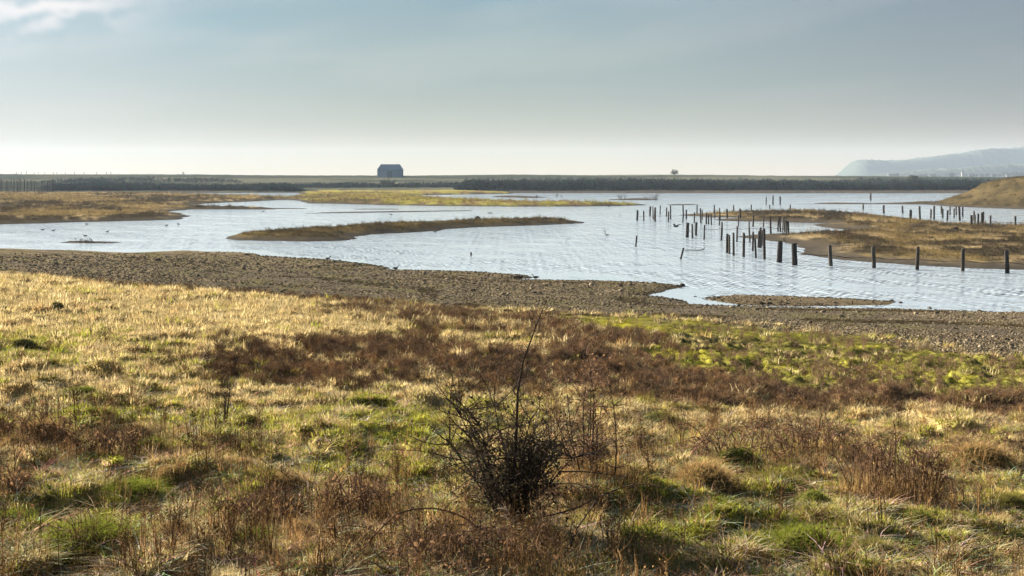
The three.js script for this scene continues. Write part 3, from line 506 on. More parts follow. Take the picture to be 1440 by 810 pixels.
(function hawthorn() {
  const g = at(718, 748), o = base('hawthorn_bush', g), s = g.s, trunk = new MB(), tw = new MB(), lv = new MB(), tips = [];
  // the long leader rising above the crown and leaning over
  const lead = [[0, -6], [2, 60], [8, 120], [10, 190], [18, 235], [36, 285], [50, 320]].map(([a, b], k) => [a * s, b * s, 0.02 * k]);
  trunk.tube(lead, t => lerp(0.016, 0.003, t), 6);
  for (let k = 0; k < 60; k++) { const t = rr(0.3, 1), f = t * (lead.length - 1), i = Math.min(lead.length - 2, Math.floor(f)), u = f - i, p = [0, 1, 2].map(j => lerp(lead[i][j], lead[i + 1][j], u)); grow(tw, null, p, new THREE.Vector3(rr(-1, 1), rr(-0.1, 0.9), rr(-1, 1)).normalize(), rr(0.05, 0.16) * (1.35 - t * 0.8), 0.003, 2, { wob: 0.25, lift: 0.05, depth: 3, kids: [0, 0, 2, 0], min: 0.0012 }); }
  for (let k = 0; k < 14; k++) {
    const a = rr(0, 6.28), q = rr(0, 0.10), e = rr(0.1, 0.65), L = rr(0.45, 1.0);
    const pts = grow(trunk, tips, [Math.cos(a) * q, -0.02, Math.sin(a) * q], new THREE.Vector3(Math.cos(a) * e, 1, Math.sin(a) * e).normalize(), L, 0.012, 0, { wob: 0.22, lift: 0.02, depth: 0, kids: [0], min: 0.003 });
    for (let j = 0; j < 17; j++) { const p = pts[1 + Math.floor(rnd() * 5)]; grow(tw, tips, p, new THREE.Vector3(rr(-1, 1), rr(-0.2, 1), rr(-1, 1)).normalize(), rr(0.14, 0.55), 0.005, 1, { wob: 0.3, lift: 0.02, depth: 3, kids: [0, 4, 2, 0], min: 0.0013 }); }
  }
  for (const p of tips) { const low = p[1] < 0.62 ? 0.15 : 0.05; if (Math.hypot(p[0], p[2]) < 0.5 && rnd() < low) for (let j = 0; j < 2; j++) lv.leaf([p[0] + rr(-0.02, 0.02), p[1] + rr(-0.02, 0.02), p[2] + rr(-0.02, 0.02)], rr(0.016, 0.034), 0.7); }
  put('trunk', o, trunk.geo(), hawBark); put('twigs', o, tw.geo(), hawBark); put('leaves', o, lv.geo(true), darkLeaf);
  tag(o, 'dark thorny hawthorn bush with one long bare leader above its crown', 'bush');
})();

function shrub(name, px, py, w, h, stems, o2, label, category, group) {
  const g = at(px, py), o = base(name, g), s = g.s, st = new MB(), tw = new MB(), lv = new MB(), tips = [];
  const R = w * s * 0.5, H = h * s;
  for (let k = 0; k < stems; k++) {
    const a = rr(0, 6.28), q = R * 0.45 * Math.sqrt(rnd()), e = rr(0.1, 0.8) * (R / H);
    const pts = grow(st, tips, [Math.cos(a) * q, -0.02, Math.sin(a) * q * 0.7], new THREE.Vector3(Math.cos(a) * e, 1, Math.sin(a) * e).normalize(), H * rr(0.5, 1.1), o2.r ?? 0.007, 0, { wob: o2.wob ?? 0.16, lift: 0.03, depth: 0, kids: [0], min: 0.0015 });
    for (let j = 0; j < (o2.twigs ?? 9); j++) grow(tw, tips, pts[1 + Math.floor(rnd() * 5)], new THREE.Vector3(rr(-1, 1), rr(-0.1, 1), rr(-1, 1)).normalize(), H * rr(0.12, 0.3), (o2.r ?? 0.007) * 0.45, 2, { wob: 0.22, lift: 0.03, depth: 3, kids: [0, 0, 2, 0], min: o2.min ?? 0.0012 });
  }
  put('stems', o, st.geo(), o2.stem ?? hawBark); put('twigs', o, tw.geo(), o2.twig ?? twigM);
  if (o2.leaf) { for (const p of tips) if (rnd() < o2.leaf) lv.leaf(p, rr(0.015, 0.04), 0.6); put('dead_leaves', o, lv.geo(true), deadLeaf); }
  if (o2.grass) { const gb = new MB(); for (let k = 0; k < o2.grass; k++) { const a = rr(0, 6.28), q = R * 0.9 * Math.sqrt(rnd()), a2 = rr(0, 6.28); gb.blade([Math.cos(a) * q, -0.02, Math.sin(a) * q * 0.6], [Math.cos(a2), Math.sin(a2)], 1, rr(0.1, 0.34), 0.007, rr(0.1, 0.9), 2); } put('dead_grass', o, gb.geo(true), tawnyB); }
  return tag(o, label, category, group);
}
shrub('leafless_shrub', 838, 690, 120, 175, 13, { twigs: 22, leaf: 0.15, grass: 900, r: 0.008 }, 'leafless twiggy shrub with dead grass round it, right of the hawthorn', 'shrub');
shrub('leafless_shrub', 905, 650, 60, 60, 6, { twigs: 8, leaf: 0.1, grass: 100, r: 0.005 }, 'small leafless shrub between the twiggy shrub and the brambles', 'shrub');
shrub('thistle', 316, 597, 16, 64, 5, { twigs: 7, r: 0.007, wob: 0.05, twig: hawBark }, 'lone dark dead thistle stalks above a tussock on the turf', 'plant');

// bramble thickets: arching canes with brown leaves
function cane(b, a, c, rise, r, n = 9, sides = 4) {
  const pts = []; for (let k = 0; k <= n; k++) { const t = k / n; pts.push([lerp(a[0], c[0], t) + rr(-0.01, 0.01), lerp(a[1], c[1], t) + rise * 4 * t * (1 - t) + rr(-0.008, 0.008), lerp(a[2], c[2], t) + rr(-0.01, 0.01)]); }
  b.tube(pts, t => r * (1 - 0.6 * t), sides); return pts;
}
function thicket(px, py, w, h, n, label) {
  const g = at(px, py), o = base('bramble_thicket', g), s = g.s, R = w * s / 2, H = h * s, cs = new MB(), tw = new MB(), lv = new MB(), gb = new MB();
  for (let k = 0; k < n; k++) {
    const a = rr(0, 6.28), q = R * Math.sqrt(rnd()) * 0.9, x = Math.cos(a) * q, z = Math.sin(a) * q * 0.6, a2 = rr(0, 6.28), L = R * rr(0.3, 0.9);
    const pts = cane(cs, [x, -0.02, z], [x + Math.cos(a2) * L, rr(0.0, 0.5) * H, z + Math.sin(a2) * L * 0.7], H * rr(0.5, 1.05) * (1 - 0.45 * (q / R)), rr(0.0025, 0.0055));
    for (let j = 0; j < 7; j++) { const p = pts[2 + Math.floor(rnd() * (pts.length - 2))]; grow(tw, null, p, new THREE.Vector3(rr(-1, 1), rr(-0.4, 0.9), rr(-1, 1)).normalize(), rr(0.05, 0.2), 0.0022, 2, { wob: 0.3, lift: 0.0, depth: 3, kids: [0, 0, 1, 0], min: 0.001 }); if (rnd() < 0.7) lv.leaf(p, rr(0.02, 0.045), 0.7); }
  }
  for (let k = 0; k < n * 16; k++) { const a = rr(0, 6.28), q = R * Math.sqrt(rnd()), a2 = rr(0, 6.28); gb.blade([Math.cos(a) * q, -0.02, Math.sin(a) * q * 0.6], [Math.cos(a2), Math.sin(a2)], 1, rr(0.08, 0.8) * H * 0.8, 0.007, rr(0.1, 0.9), 2); }
  put('canes', o, cs.geo(), twigM); put('twigs', o, tw.geo(), twigM); put('dead_leaves', o, lv.geo(true), deadLeaf); put('dead_grass', o, gb.geo(true), tawnyB);
  return tag(o, label, 'brambles');
}
thicket(1060, 655, 210, 66, 60, 'wide low bramble thicket with arching canes, left of the dense tall one');
thicket(1150, 640, 110, 62, 40, 'dark bramble clump at the end of the wide low thicket');
thicket(1255, 705, 150, 92, 70, 'dense bramble mound with rusty dead grass and a long shadow');
thicket(1390, 668, 130, 64, 40, 'bramble clump on the pale turf beside the dense bramble mound');
thicket(50, 640, 130, 62, 40, 'dark bramble patch at the left end of the bank');
thicket(150, 650, 110, 56, 36, 'reddish bramble and stalk patch next to the dark bramble patch');
thicket(640, 806, 330, 48, 70, 'tangled brown bramble mat at the foot of the hawthorn');
thicket(380, 745, 110, 60, 36, 'rusty clump of canes and dead grass among the shaggy tussocks');
thicket(500, 735, 120, 60, 40, 'brown clump of dead stems beside the hawthorn');
thicket(1350, 620, 70, 26, 16, 'small sprawling bramble on the straw strip');
thicket(20, 715, 70, 40, 16, 'low bramble tangle below the dark bramble patch');
thicket(790, 715, 90, 44, 24, 'bramble tangle between the hawthorn and the leafless shrub');

// single arching canes in front, traced on the ground before the hawthorn
function arch(pts, r, material, label) {
  const g = at(pts[0][0], pts[0][1]), e = at(pts[pts.length - 1][0], Math.max(pts[pts.length - 1][1], 700)), o = base('bramble_cane', g), b = new MB(), tw = new MB();
  const c = new THREE.CatmullRomCurve3(pts.map(([a, y], k) => { const d = lerp(g.d, g.d - 0.5, k / (pts.length - 1)), s = d / F; return new THREE.Vector3((a - CX) * s - g.x, EYE - (y - HY) * s - g.h, g.d - d); }));
  const P = c.getPoints(24).map(v => [v.x + rr(-0.003, 0.003), Math.max(-0.02, v.y), v.z + rr(-0.012, 0.012)]);
  b.tube(P, t => r * (1 - 0.55 * t), 5);
  for (let k = 3; k < 23; k++) if (rnd() < 0.75) grow(tw, null, P[k], new THREE.Vector3(rr(-1, 1), rr(-0.3, 1), rr(-1, 1)).normalize(), rr(0.03, 0.14), 0.002, 2, { wob: 0.3, lift: 0, depth: 3, kids: [0, 0, 1, 0], min: 0.001 });
  put('cane', o, b.geo(), material); put('twigs', o, tw.geo(), material);
  return tag(o, label, 'bramble cane');
}
arch([[684, 780], [672, 745], [653, 728], [607, 715], [560, 722], [540, 738], [507, 775]], 0.008, twigM, 'long bramble cane arching over the ground left of the hawthorn');
arch([[664, 752], [690, 742], [740, 731], [797, 719], [840, 700], [873, 686], [900, 681], [930, 686], [955, 698]], 0.007, twigM, 'long bramble cane arching from the hawthorn toward the green turf');
arch([[800, 782], [806, 755], [815, 738], [832, 714], [838, 704]], 0.007, hawBark, 'short thick upright cane crossing the long cane');
arch([[612, 812], [596, 786], [580, 765], [570, 747]], 0.006, twigM, 'straight dark cane leaning out of the bramble mat');
arch([[729, 760], [724, 738], [716, 722], [711, 712]], 0.006, paleTwig, 'pale bare twig standing before the hawthorn trunk');
arch([[664, 754], [700, 744], [735, 735]], 0.004, paleTwig, 'pale horizontal twig before the hawthorn trunk');
arch([[40, 775], [60, 740], [86, 744], [112, 756]], 0.006, twigM, 'bent cane over the green tussock on the left');
arch([[30, 690], [20, 660], [34, 625], [50, 618]], 0.005, twigM, 'thin cane rising from the dark bramble patch');

// ------------------------------------------------------------------ posts of the drowned fences
const postGeos = [0, 1, 2, 3].map(v => {
  const g = new THREE.CylinderGeometry(0.46, 0.5, 1, 12, 8), p = g.attributes.position; g.translate(0, 0.5, 0);
  for (let i = 0; i < p.count; i++) { const x = p.getX(i), y = p.getY(i), z = p.getZ(i), r = Math.hypot(x, z); if (r > 0.01) { const f = 0.88 + 0.26 * vn(Math.atan2(z, x) * 1.6 + 10 + v * 7, y * 5 + v * 3); p.setX(i, x * f); p.setZ(i, z * f); } if (y > 0.99) p.setY(i, y + (x * (v - 1.5) * 0.03) + (vn(x * 4 + v, z * 4) - 0.5) * 0.04); }
  g.computeVertexNormals(); return g;
});
const woodTex = heightTexture(256, (u, v) => 0.5 * vn(u * 40, v * 3) + 0.5 * vn(u * 90, v * 8));
const postMats = [[0.040, 0.032, 0.026], [0.052, 0.043, 0.036], [0.066, 0.056, 0.047], [0.028, 0.023, 0.020]].map((c, i) => new THREE.MeshPhysicalMaterial({ color: rgb(c), roughness: 0.95, specularIntensity: 0.1, bumpMap: woodTex, bumpScale: 0.012 }));
let pc = 0;
function post(px, py, topY, w, label, group, lean = 0, name = 'fence_post') {
  const g = groundAt(px, py), m = new THREE.Mesh(postGeos[pc % 4], postMats[(pc * 7 + (pc >> 2)) % 4]); pc++;
  const H = (py - topY) * g.s, sunk = 0.35, W = 1.22 * w * g.s;
  m.name = numbered(name); m.scale.set(W, H + sunk, W); m.position.set(g.x, g.h - sunk, -g.d); m.rotation.set(rr(-0.02, 0.02), rr(0, 6.28), 0); m.rotation.order = 'ZXY'; m.rotation.z = lean || rr(-0.055, 0.055);
  if (lean) m.position.x += Math.sin(lean) * sunk;
  scene.add(m); return tag(m, label, 'post', group);
}
const z5 = (x, t, b, w) => [880 + x / 6, 270 + b / 6, 270 + t / 6, w / 6], z4 = (x, t, b, w) => [1080 + x / 4, 220 + b / 4, 220 + t / 4, w / 4];
const median = a => a.slice().sort((p, q) => p - q)[a.length >> 1];
function row(list, zf, label, group) {
  const H = median(list.map(q => q[2] - q[1])), Wd = median(list.map(q => q[3]));
  for (const q of list) {
    const tall = (q[2] - q[1]) / H, wide = q[3] / Wd, word = list.length < 3 ? '' : (tall > 1.12 ? 'taller ' : tall < 0.88 ? 'shorter ' : '') + (wide > 1.15 ? 'stout ' : wide < 0.87 ? 'slim ' : '');
    post(...zf(...q), word + label, word ? `${word}ones of the ${group}` : group);
  }
}
const L5 = (list, label, group) => row(list, z5, label, group), L4 = (list, label, group) => row(list, z4, label, group);
L5([[95, 155, 240, 14], [152, 158, 243, 10], [202, 122, 200, 14], [230, 122, 225, 8], [238, 140, 235, 10], [248, 130, 250, 12], [288, 115, 190, 8], [342, 130, 208, 10], [360, 165, 252, 11], [378, 115, 232, 10], [487, 110, 210, 10], [480, 165, 257, 9], [511, 150, 230, 11]], 'dark post in the scattered group at the open-water end of the drowned fences', 'posts at the open-water end');
L5([[577, 172, 257, 10], [634, 137, 262, 11], [645, 150, 235, 8], [679, 180, 271, 12], [699, 185, 271, 10], [724, 187, 277, 11], [751, 148, 222, 9], [797, 138, 240, 9], [790, 200, 282, 9], [857, 142, 222, 11], [968, 140, 220, 14], [950, 195, 288, 9], [1072, 190, 293, 12], [1162, 205, 298, 9]], 'dark post in the water before the thin straw spit', 'posts before the straw spit');
L5([[600, 110, 183, 9], [743, 110, 180, 9], [912, 110, 160, 10], [1059, 108, 152, 9], [1215, 108, 140, 9], [1387, 108, 145, 9]], 'post of the fence line behind the straw spit', 'posts behind the straw spit');
L5([[516, 260, 383, 22], [563, 270, 390, 14], [590, 255, 367, 18]], 'post in the trio standing in open water', 'trio of posts');
L5([[660, 278, 402, 11], [803, 278, 410, 13], [812, 252, 360, 11], [935, 290, 420, 13], [1040, 250, 355, 10], [1050, 298, 428, 11]], 'post between the trio and the close-set cluster of tall posts', 'posts between trio and cluster');
L5([[1225, 205, 353, 13], [1282, 220, 332, 12], [1306, 210, 337, 13], [1322, 212, 325, 10], [1338, 210, 335, 10], [1355, 240, 348, 10], [1375, 245, 348, 15]], 'post in the tight row at the mouth of the white inlet', 'posts at the inlet mouth');
L5([[853, 353, 515, 18], [875, 365, 522, 14], [910, 347, 537, 17], [993, 347, 548, 20], [1070, 335, 497, 14], [1100, 395, 557, 15], [1115, 330, 470, 13], [1135, 302, 470, 17], [1147, 320, 455, 10], [1170, 310, 570, 19]], 'dark post in the close-set cluster off the marsh point', 'cluster off the marsh point');
post(...z4(61, 478, 596, 26), 'thick grey banded post, first of the pair by the marsh point');
post(...z4(150, 490, 612, 26), 'thick dark post, second of the pair by the marsh point');
L4([[355, 497, 617, 18], [598, 507, 627, 18], [837, 510, 637, 17], [1095, 517, 645, 17], [1348, 527, 657, 20], [1610, 535, 670, 19]], 'dark post of the wired fence row along the marsh edge', 'wired fence row');
L4([[535, 270, 298, 8], [651, 275, 320, 10], [758, 278, 320, 8]], 'post at the back of the marsh by the narrow channel', 'posts by the narrow channel');
L4([[800, 300, 353, 12], [855, 280, 355, 11], [915, 297, 348, 9], [933, 278, 355, 9], [976, 280, 320, 8], [982, 295, 346, 8], [1008, 303, 360, 9], [1024, 282, 328, 7], [1046, 293, 345, 7], [1060, 283, 330, 7], [1080, 283, 362, 10], [1095, 285, 340, 8]], 'post in the loose group in the pool before the grassy mound', 'posts before the mound');
L4([[1145, 330, 383, 12], [1158, 307, 362, 8], [1163, 328, 383, 8], [1180, 322, 385, 9], [1203, 315, 382, 9], [1212, 310, 378, 8]], 'post in the bunch at the corner of the pool before the mound', 'bunch at the pool corner');
L4([[1251, 333, 391, 9], [1392, 335, 390, 9], [1530, 338, 392, 9]], 'post of the wired row beyond the bunch at the pool corner', 'wired row at the pool');
L4([[27, 222, 270, 7], [69, 225, 270, 7]], 'lone thin stake far out in open water', 'stakes far out'); L5([[1183, 38, 105, 8]], 'lone thin stake far out in open water', 'stakes far out');
post(...z4(577, 205, 248, 8), 'single dark stake standing near the far scrub shore');
post(894, 347, 331, 1.8, 'slim single post standing apart in open water', null, -0.09);
post(957, 364.5, 348, 2.2, 'leaning broken post in open water', null, -0.26);
post(662.5, 359.5, 354.5, 2, 'short dark stump in the water beyond the near beach', null, 0, 'stump');
// wires slung between posts, hung with dry weed
const wireM = mat('wireM', [0.05, 0.038, 0.03]);
function wire(list, r, label, group) {
  const P = list.map(([px, py, wy]) => { const g = groundAt(px, py); return [g.x, g.h + (py - wy) * g.s, -g.d]; }), o = base('fence_wire', { x: P[0][0], h: P[0][1], d: -P[0][2] }), Q = P.map(p => [p[0] - P[0][0], p[1] - P[0][1], p[2] - P[0][2]]);
  for (let k = 0; k < Q.length - 1; k++) { const b = new MB(), pts = []; for (let j = 0; j <= 10; j++) { const t = j / 10; pts.push([lerp(Q[k][0], Q[k + 1][0], t), lerp(Q[k][1], Q[k + 1][1], t) - 0.10 * 4 * t * (1 - t) + rr(-0.02, 0.02), lerp(Q[k][2], Q[k + 1][2], t)]); } b.tube(pts, () => r * rr(0.5, 1.6), 4); put('strand', o, b.geo(), wireM); }
  return tag(o, label, 'wire', group);
}
wire([[1117, 373, 352], [1169, 374, 359], [1229, 376.5, 361.5], [1289, 379, 364], [1354, 381.5, 366], [1417, 384, 368], [1482, 387.5, 371]], 0.018, 'rusty wire hung with weed along the fence row by the marsh edge');
wire([[966, 334, 322.5], [974, 335, 322.5], [990, 337, 321.5], [1014, 338, 321.5], [1036, 340, 320.5], [1053, 341, 320.5], [1084, 329, 319.5], [1109, 328, 320]], 0.014, 'thin wire from the trio of posts to the inlet mouth');
wire([[896, 310, 303.5], [905, 310.5, 303.5], [921, 311.5, 303], [940, 312, 302.5], [960, 313, 302.5]], 0.014, 'thin wire between the posts at the open-water end');
wire([[1393, 317.7, 311.5], [1428, 317.5, 312], [1462, 318, 312.5]], 0.016, 'wire of the row beyond the bunch at the pool corner');
(function driftBranch() {
  const g = groundAt(962, 353), o = base('drift_branch', g), b = new MB(), s = g.s; const pts = [[0, 0.05, 0], [8 * s, 0.08, 0.1], [18 * s, 0.06, 0.2], [27 * s, 0.1, 0.2], [29 * s, 0.3, 0.2]]; b.tube(pts, [0.02, 0.03, 0.03, 0.025, 0.012], 5); b.tube([[22 * s, 0.07, 0.2], [28 * s, 0.22, 0.25]], [0.02, 0.01], 4);
  put('branch', o, b.geo(), greyTwig); tag(o, 'drowned branch lying beside the leaning post', 'branch');
})();
function bareTwigs(px, py, w, h, n, label, group) {
  const g = groundAt(px, py), o = base('drowned_shrub', g), b = new MB(), s = g.s;
  for (let k = 0; k < n; k++) { const a = rr(0, 6.28), e = rr(0.2, 1.2) * Math.min(1.4, w / h / 1.6); grow(b, null, [rr(-0.4, 0.4) * w * s, -0.1, rr(-0.3, 0.3) * w * s], new THREE.Vector3(Math.cos(a) * e, 1, Math.sin(a) * e).normalize(), h * s * rr(0.6, 1.15), Math.max(0.018, s * 0.28), 0, { wob: 0.16, lift: 0.02, depth: 2, kids: [4, 3, 0], min: Math.max(0.006, s * 0.12) }); }
  put('stems', o, b.geo(), greyTwig); return tag(o, label, 'shrub', group);
}
bareTwigs(914, 281, 24, 9, 12, 'larger drowned shrub on the mud bar in the far water');
bareTwigs(873, 280, 14, 7, 6, 'smaller drowned shrub on the mud bar in the far water');
bareTwigs(784, 277, 12, 6, 4, 'sparse drowned shrub at the tip of the meadow pool', 'sparse drowned shrubs'); bareTwigs(752, 279, 9, 7, 3, 'sparse drowned shrub at the tip of the meadow pool', 'sparse drowned shrubs');
bareTwigs(795, 341, 5, 9, 1, 'forked twig sticking out of open water'); bareTwigs(852, 330, 3, 14, 1, 'thin upright twig beside a swimming bird'); bareTwigs(872, 303, 5, 5, 1, 'small twig in the water toward the mud bars');
for (const [px, py] of [[112, 340], [128, 340], [120, 340.5]]) bareTwigs(px, py, 8, 5, 4, 'dead plant on the tiny islet', 'plants of the tiny islet');
bareTwigs(1237, 314, 8, 8, 8, 'twiggy bush on the straw marsh behind the inlet');

// dark heaps and stones
function rock(name, px, py, w, h, material, label, category, group) {
  const g = at(px, py), geo = new THREE.IcosahedronGeometry(1, 3), p = geo.attributes.position, q = rr(5, 60);
  for (let i = 0; i < p.count; i++) { const x = p.getX(i), y = p.getY(i), z = p.getZ(i), f = 0.7 + 0.6 * fbm(x * 1.5 + q, z * 1.5 + y + q, 3); p.setXYZ(i, x * f, y * f, z * f); } geo.computeVertexNormals();
  const m = new THREE.Mesh(geo, material); m.name = numbered(name); m.scale.set(w * g.s * 0.5, h * g.s * 0.75, w * g.s * 0.5); m.position.set(g.x, g.h, -g.d); m.rotation.y = rr(0, 6); scene.add(m); return tag(m, label, category, group);
}
rock('boulder', 168.5, 298, 9, 6, mat('bould', [0.035, 0.035, 0.04]), 'dark boulder on the straw edge of the left marsh', 'boulder');
rock('boulder', 672, 307, 6, 4, mat('bould'), 'dark boulder on the crest of the long island', 'boulder');
rock('shore_stone', 1307, 434, 6, 4, mat('shoreStone', [0.10, 0.085, 0.065]), 'single stone at the water edge past the shingle bar', 'stone');
rock('earth_heap', 1342, 323, 13, 5, mat('heap', [0.05, 0.034, 0.022]), 'dark earth heap on the straw marsh', 'heap');
for (const [px, py, w, h] of [[1308, 335, 10, 4], [1290, 318, 30, 3], [1360, 328, 14, 3]]) rock('earth_heap', px, py, w, h, mat('heap'), 'low flat dark patch of turned earth on the marsh', 'heap', 'patches of turned earth');
thicket(1195, 333, 110, 11, 30, 'dark low scrub along the inlet side of the marsh');
for (const [px, py, w, h, n] of [[1168, 531, 44, 13, 12], [1235, 537, 100, 13, 22]]) thicket(px, py, w, h, n, w > 60 ? 'longer low heap of dark dead weed on the mossy flat' : 'shorter heap of dark dead weed on the mossy flat');

// ------------------------------------------------------------------ birds
function birdGeo(kind) {
  const b = new MB();
  const S = kind === 'stand' ? 0.16 : 0, spine = [[-0.30, 0.10, 0.004], [-0.24, 0.10, 0.03], [-0.14, 0.09, 0.075], [0, 0.07, 0.105], [0.12, 0.08, 0.09], [0.19, 0.12, 0.055], [0.215, 0.19, 0.036], [0.225, 0.25, 0.036], [0.255, 0.29, 0.046], [0.29, 0.285, 0.036], [0.33, 0.272, 0.014], [0.375, 0.262, 0.006]];
  b.tube(spine.map(q => [q[0], q[1] + S, 0]), spine.map(q => q[2]), 8);
  if (kind === 'stand') for (const z of [-0.035, 0.035]) b.tube([[0.02, S + 0.02, z], [0.0, S * 0.5, z], [0.02, 0, z], [0.07, 0.004, z]], [0.012, 0.008, 0.008, 0.008], 4);
  return b.geo();
}
const duckG = birdGeo('swim'), waderG = birdGeo('stand');
const birdDark = mat('birdDark', [0.045, 0.038, 0.034]), birdPale = mat('birdPale', [0.55, 0.5, 0.44]), birdBrown = mat('birdBrown', [0.22, 0.14, 0.085]);
function bird(px, py, w, swim, material, label, group) { const g = swim ? groundAt(px, py) : at(px, py), m = new THREE.Mesh(swim ? duckG : waderG, material); m.name = numbered(swim ? 'duck' : 'wading_bird'); m.scale.setScalar(clamp(w * g.s / 0.66, 0.6, 1.5)); m.position.set(g.x, g.h - (swim ? 0.015 : 0), -g.d); m.rotation.y = rnd() < 0.5 ? rr(-0.5, 0.5) : Math.PI + rr(-0.5, 0.5); scene.add(m); return tag(m, label, 'bird', group); }
for (const [px, py] of [[60, 323.5], [75, 324.5], [151, 326], [122, 315.5], [234, 317.5], [251, 315.5], [120, 332]]) bird(px, py, 5, true, birdDark, 'small dark duck swimming between the left marsh and the near beach', 'ducks off the left marsh');
for (const [px, py] of [[687, 300], [691, 300], [370, 297.5], [550, 302], [856, 290.5]]) bird(px, py, 4.5, true, birdDark, 'tiny dark duck swimming beyond the long island', 'ducks beyond the long island');
for (const [px, py] of [[612, 326.5], [854, 331], [461, 364]]) bird(px, py, 4.5, true, birdDark, 'dark duck swimming alone in the open middle water', 'lone ducks');
for (const [px, py] of [[764, 309.5], [768, 309.5], [772, 309.3], [787, 310]]) bird(px, py, 3.5, false, birdDark, 'dark bird standing on the end of the long island', 'birds on the long island');
for (const [px, py] of [[726, 394], [731, 394], [753.5, 394]]) bird(px, py, 5, false, birdDark, 'dark bird standing at the tip of the small spit on the near beach', 'birds on the spit');
for (const [px, py] of [[54, 364.5], [64, 363]]) bird(px, py, 6.5, false, birdBrown, 'brown goose resting on the near beach', 'geese on the beach');
bird(556, 381, 4, false, birdDark, 'dark bird in the notch of the near shoreline');
(function gull() {
  const g = groundAt(951, 325), o = base('flying_bird', { x: g.x, d: g.d, h: 0.42 }), b = new MB();
  b.tube([[-0.26, 0.02, 0], [-0.12, 0, 0], [0.05, 0, 0], [0.18, 0.02, 0], [0.25, 0.03, 0], [0.31, 0.02, 0]], [0.01, 0.05, 0.075, 0.05, 0.035, 0.006], 8);
  for (const z of [-1, 1]) { const n = b.p.length / 3, Q = [[0.10, 0.02, 0.05], [-0.10, 0.02, 0.05], [0.12, 0.14, 0.28], [-0.08, 0.13, 0.28], [-0.06, 0.22, 0.58], [-0.16, 0.21, 0.56]]; for (const q of Q) b.p.push(q[0], q[1], q[2] * z); for (const q of Q) b.p.push(q[0], q[1] - 0.015, q[2] * z); for (const k of [0, 2]) { b.i.push(n + k, n + k + 1, n + k + 2, n + k + 1, n + k + 3, n + k + 2, n + 6 + k, n + 6 + k + 2, n + 6 + k + 1, n + 6 + k + 1, n + 6 + k + 2, n + 6 + k + 3); } }
  put('body', o, b.geo(true), birdDark); o.rotation.y = Math.PI + 0.4; o.scale.setScalar(1.1); tag(o, 'dark bird flying low over the water near the trio of posts', 'bird');
})();

// ------------------------------------------------------------------ far shore: scrub, fences, the lone house, village and cliff
const X = (px, d) => (px - CX) * d / F;
const clump = [0, 1, 2].map(() => { const b = new MB(); for (let k = 0; k < 70; k++) { const a = new THREE.Vector3(rr(-1, 1), rr(-1, 1), rr(-1, 1)); if (a.length() > 1) continue; b.leaf([a.x, a.y, a.z], rr(0.45, 0.8), 0.6); } return b.geo(true); });
const farLeaf = leafMat('farLeaf', [1, 1, 1], 0.2);
(function scrubBelt() {
  const items = [], hedge = (p0, p1, d0, d1, top, n, c) => { for (let k = 0; k < n; k++) { const px = rr(p0, p1), d = rr(d0, d1), x = X(px, d), h = Math.max(0, height(x, d)); const edge = sst(p0, p0 + 25, px) * (1 - sst(p1 - 25, p1, px)); const T = top * (0.55 + 0.75 * fbm(x * 0.035 + 3, d * 0.05 + top, 3) + 0.25 * vn(x * 0.3, d)) * (0.35 + 0.65 * edge) * (0.7 + 0.6 * vn(x * 0.07 + 50, 3.5)); items.push({ x, d, y: h + Math.pow(rnd(), 0.8) * T, r: rr(0, 6), s: rr(0.55, 0.95) * Math.min(1, top / 2.2), c: c.map(q => q * rr(0.6, 1.3)) }); } };
  const dk = [0.024, 0.031, 0.030];
  hedge(58, 425, 376, 390, 1.6, 2400, dk); hedge(640, 1400, 374, 388, 2.1, 4200, dk); hedge(380, 690, 420, 440, 1.2, 1500, dk); hedge(1380, 1800, 374, 388, 2.0, 800, dk);
  hedge(90, 340, 500, 525, 1.3, 500, dk); hedge(720, 1130, 480, 520, 1.3, 800, dk); hedge(1180, 1480, 470, 520, 1.6, 700, dk); hedge(58, 160, 480, 520, 1.3, 200, dk);
  instanced('scrub', clump, farLeaf, items, 'dark belt of winter scrub along the far shore', 'scrub');
})();
function farTree(name, px, d, w, h, label, category, group, trunkH = 0.3) {
  if (d > 1000) { w *= 0.74; h *= 0.74; }
  const x = X(px, d), o = base(name, { x, d, h: Math.max(0, height(x, d)) - 0.1 }), t = new MB(), b = new MB();
  t.tube([[0, 0, 0], [w * 0.02, h * trunkH, 0], [0, h * 0.75, w * 0.03]], [w * 0.06, w * 0.045, w * 0.01], 6);
  for (let k = 0; k < 6; k++) { const a = rr(0, 6.28); t.tube([[0, h * rr(0.2, 0.5), 0], [Math.cos(a) * w * 0.3, h * rr(0.55, 0.85), Math.sin(a) * w * 0.3]], [w * 0.025, w * 0.008], 4); }
  const L = []; for (let k = 0; k < 7; k++) L.push([rr(-0.3, 0.3) * w, h * rr(trunkH < 0.25 ? 0.2 : 0.42, 0.8), rr(-0.3, 0.3) * w, rr(0.16, 0.27) * w]);
  for (let k = 0; k < 700; k++) { const q = L[k % 7], a = new THREE.Vector3(rr(-1, 1), rr(-1, 1), rr(-1, 1)); if (a.length() > 1) continue; b.leaf([q[0] + a.x * q[3], Math.min(h, Math.max(h * 0.12, q[1] + a.y * q[3] * Math.min(1.3, h / w))), q[2] + a.z * q[3]], w * rr(0.06, 0.12), 0.7); }
  put('trunk', o, t.geo(), mat('farBark', [0.05, 0.042, 0.036])); put('crown', o, b.geo(true), leafMat('farCrown', [0.05, 0.055, 0.036], 0.2)); return tag(o, label, category, group);
}
farTree('thorn_tree', 948, 640, 5.4, 3.6, 'dark wind-shaped tree alone on the skyline', 'tree', null, 0.08);
farTree('gorse_bush', 548, 430, 7.5, 3.0, 'rounded dark bush before the lone house', 'bush', null, 0.1);
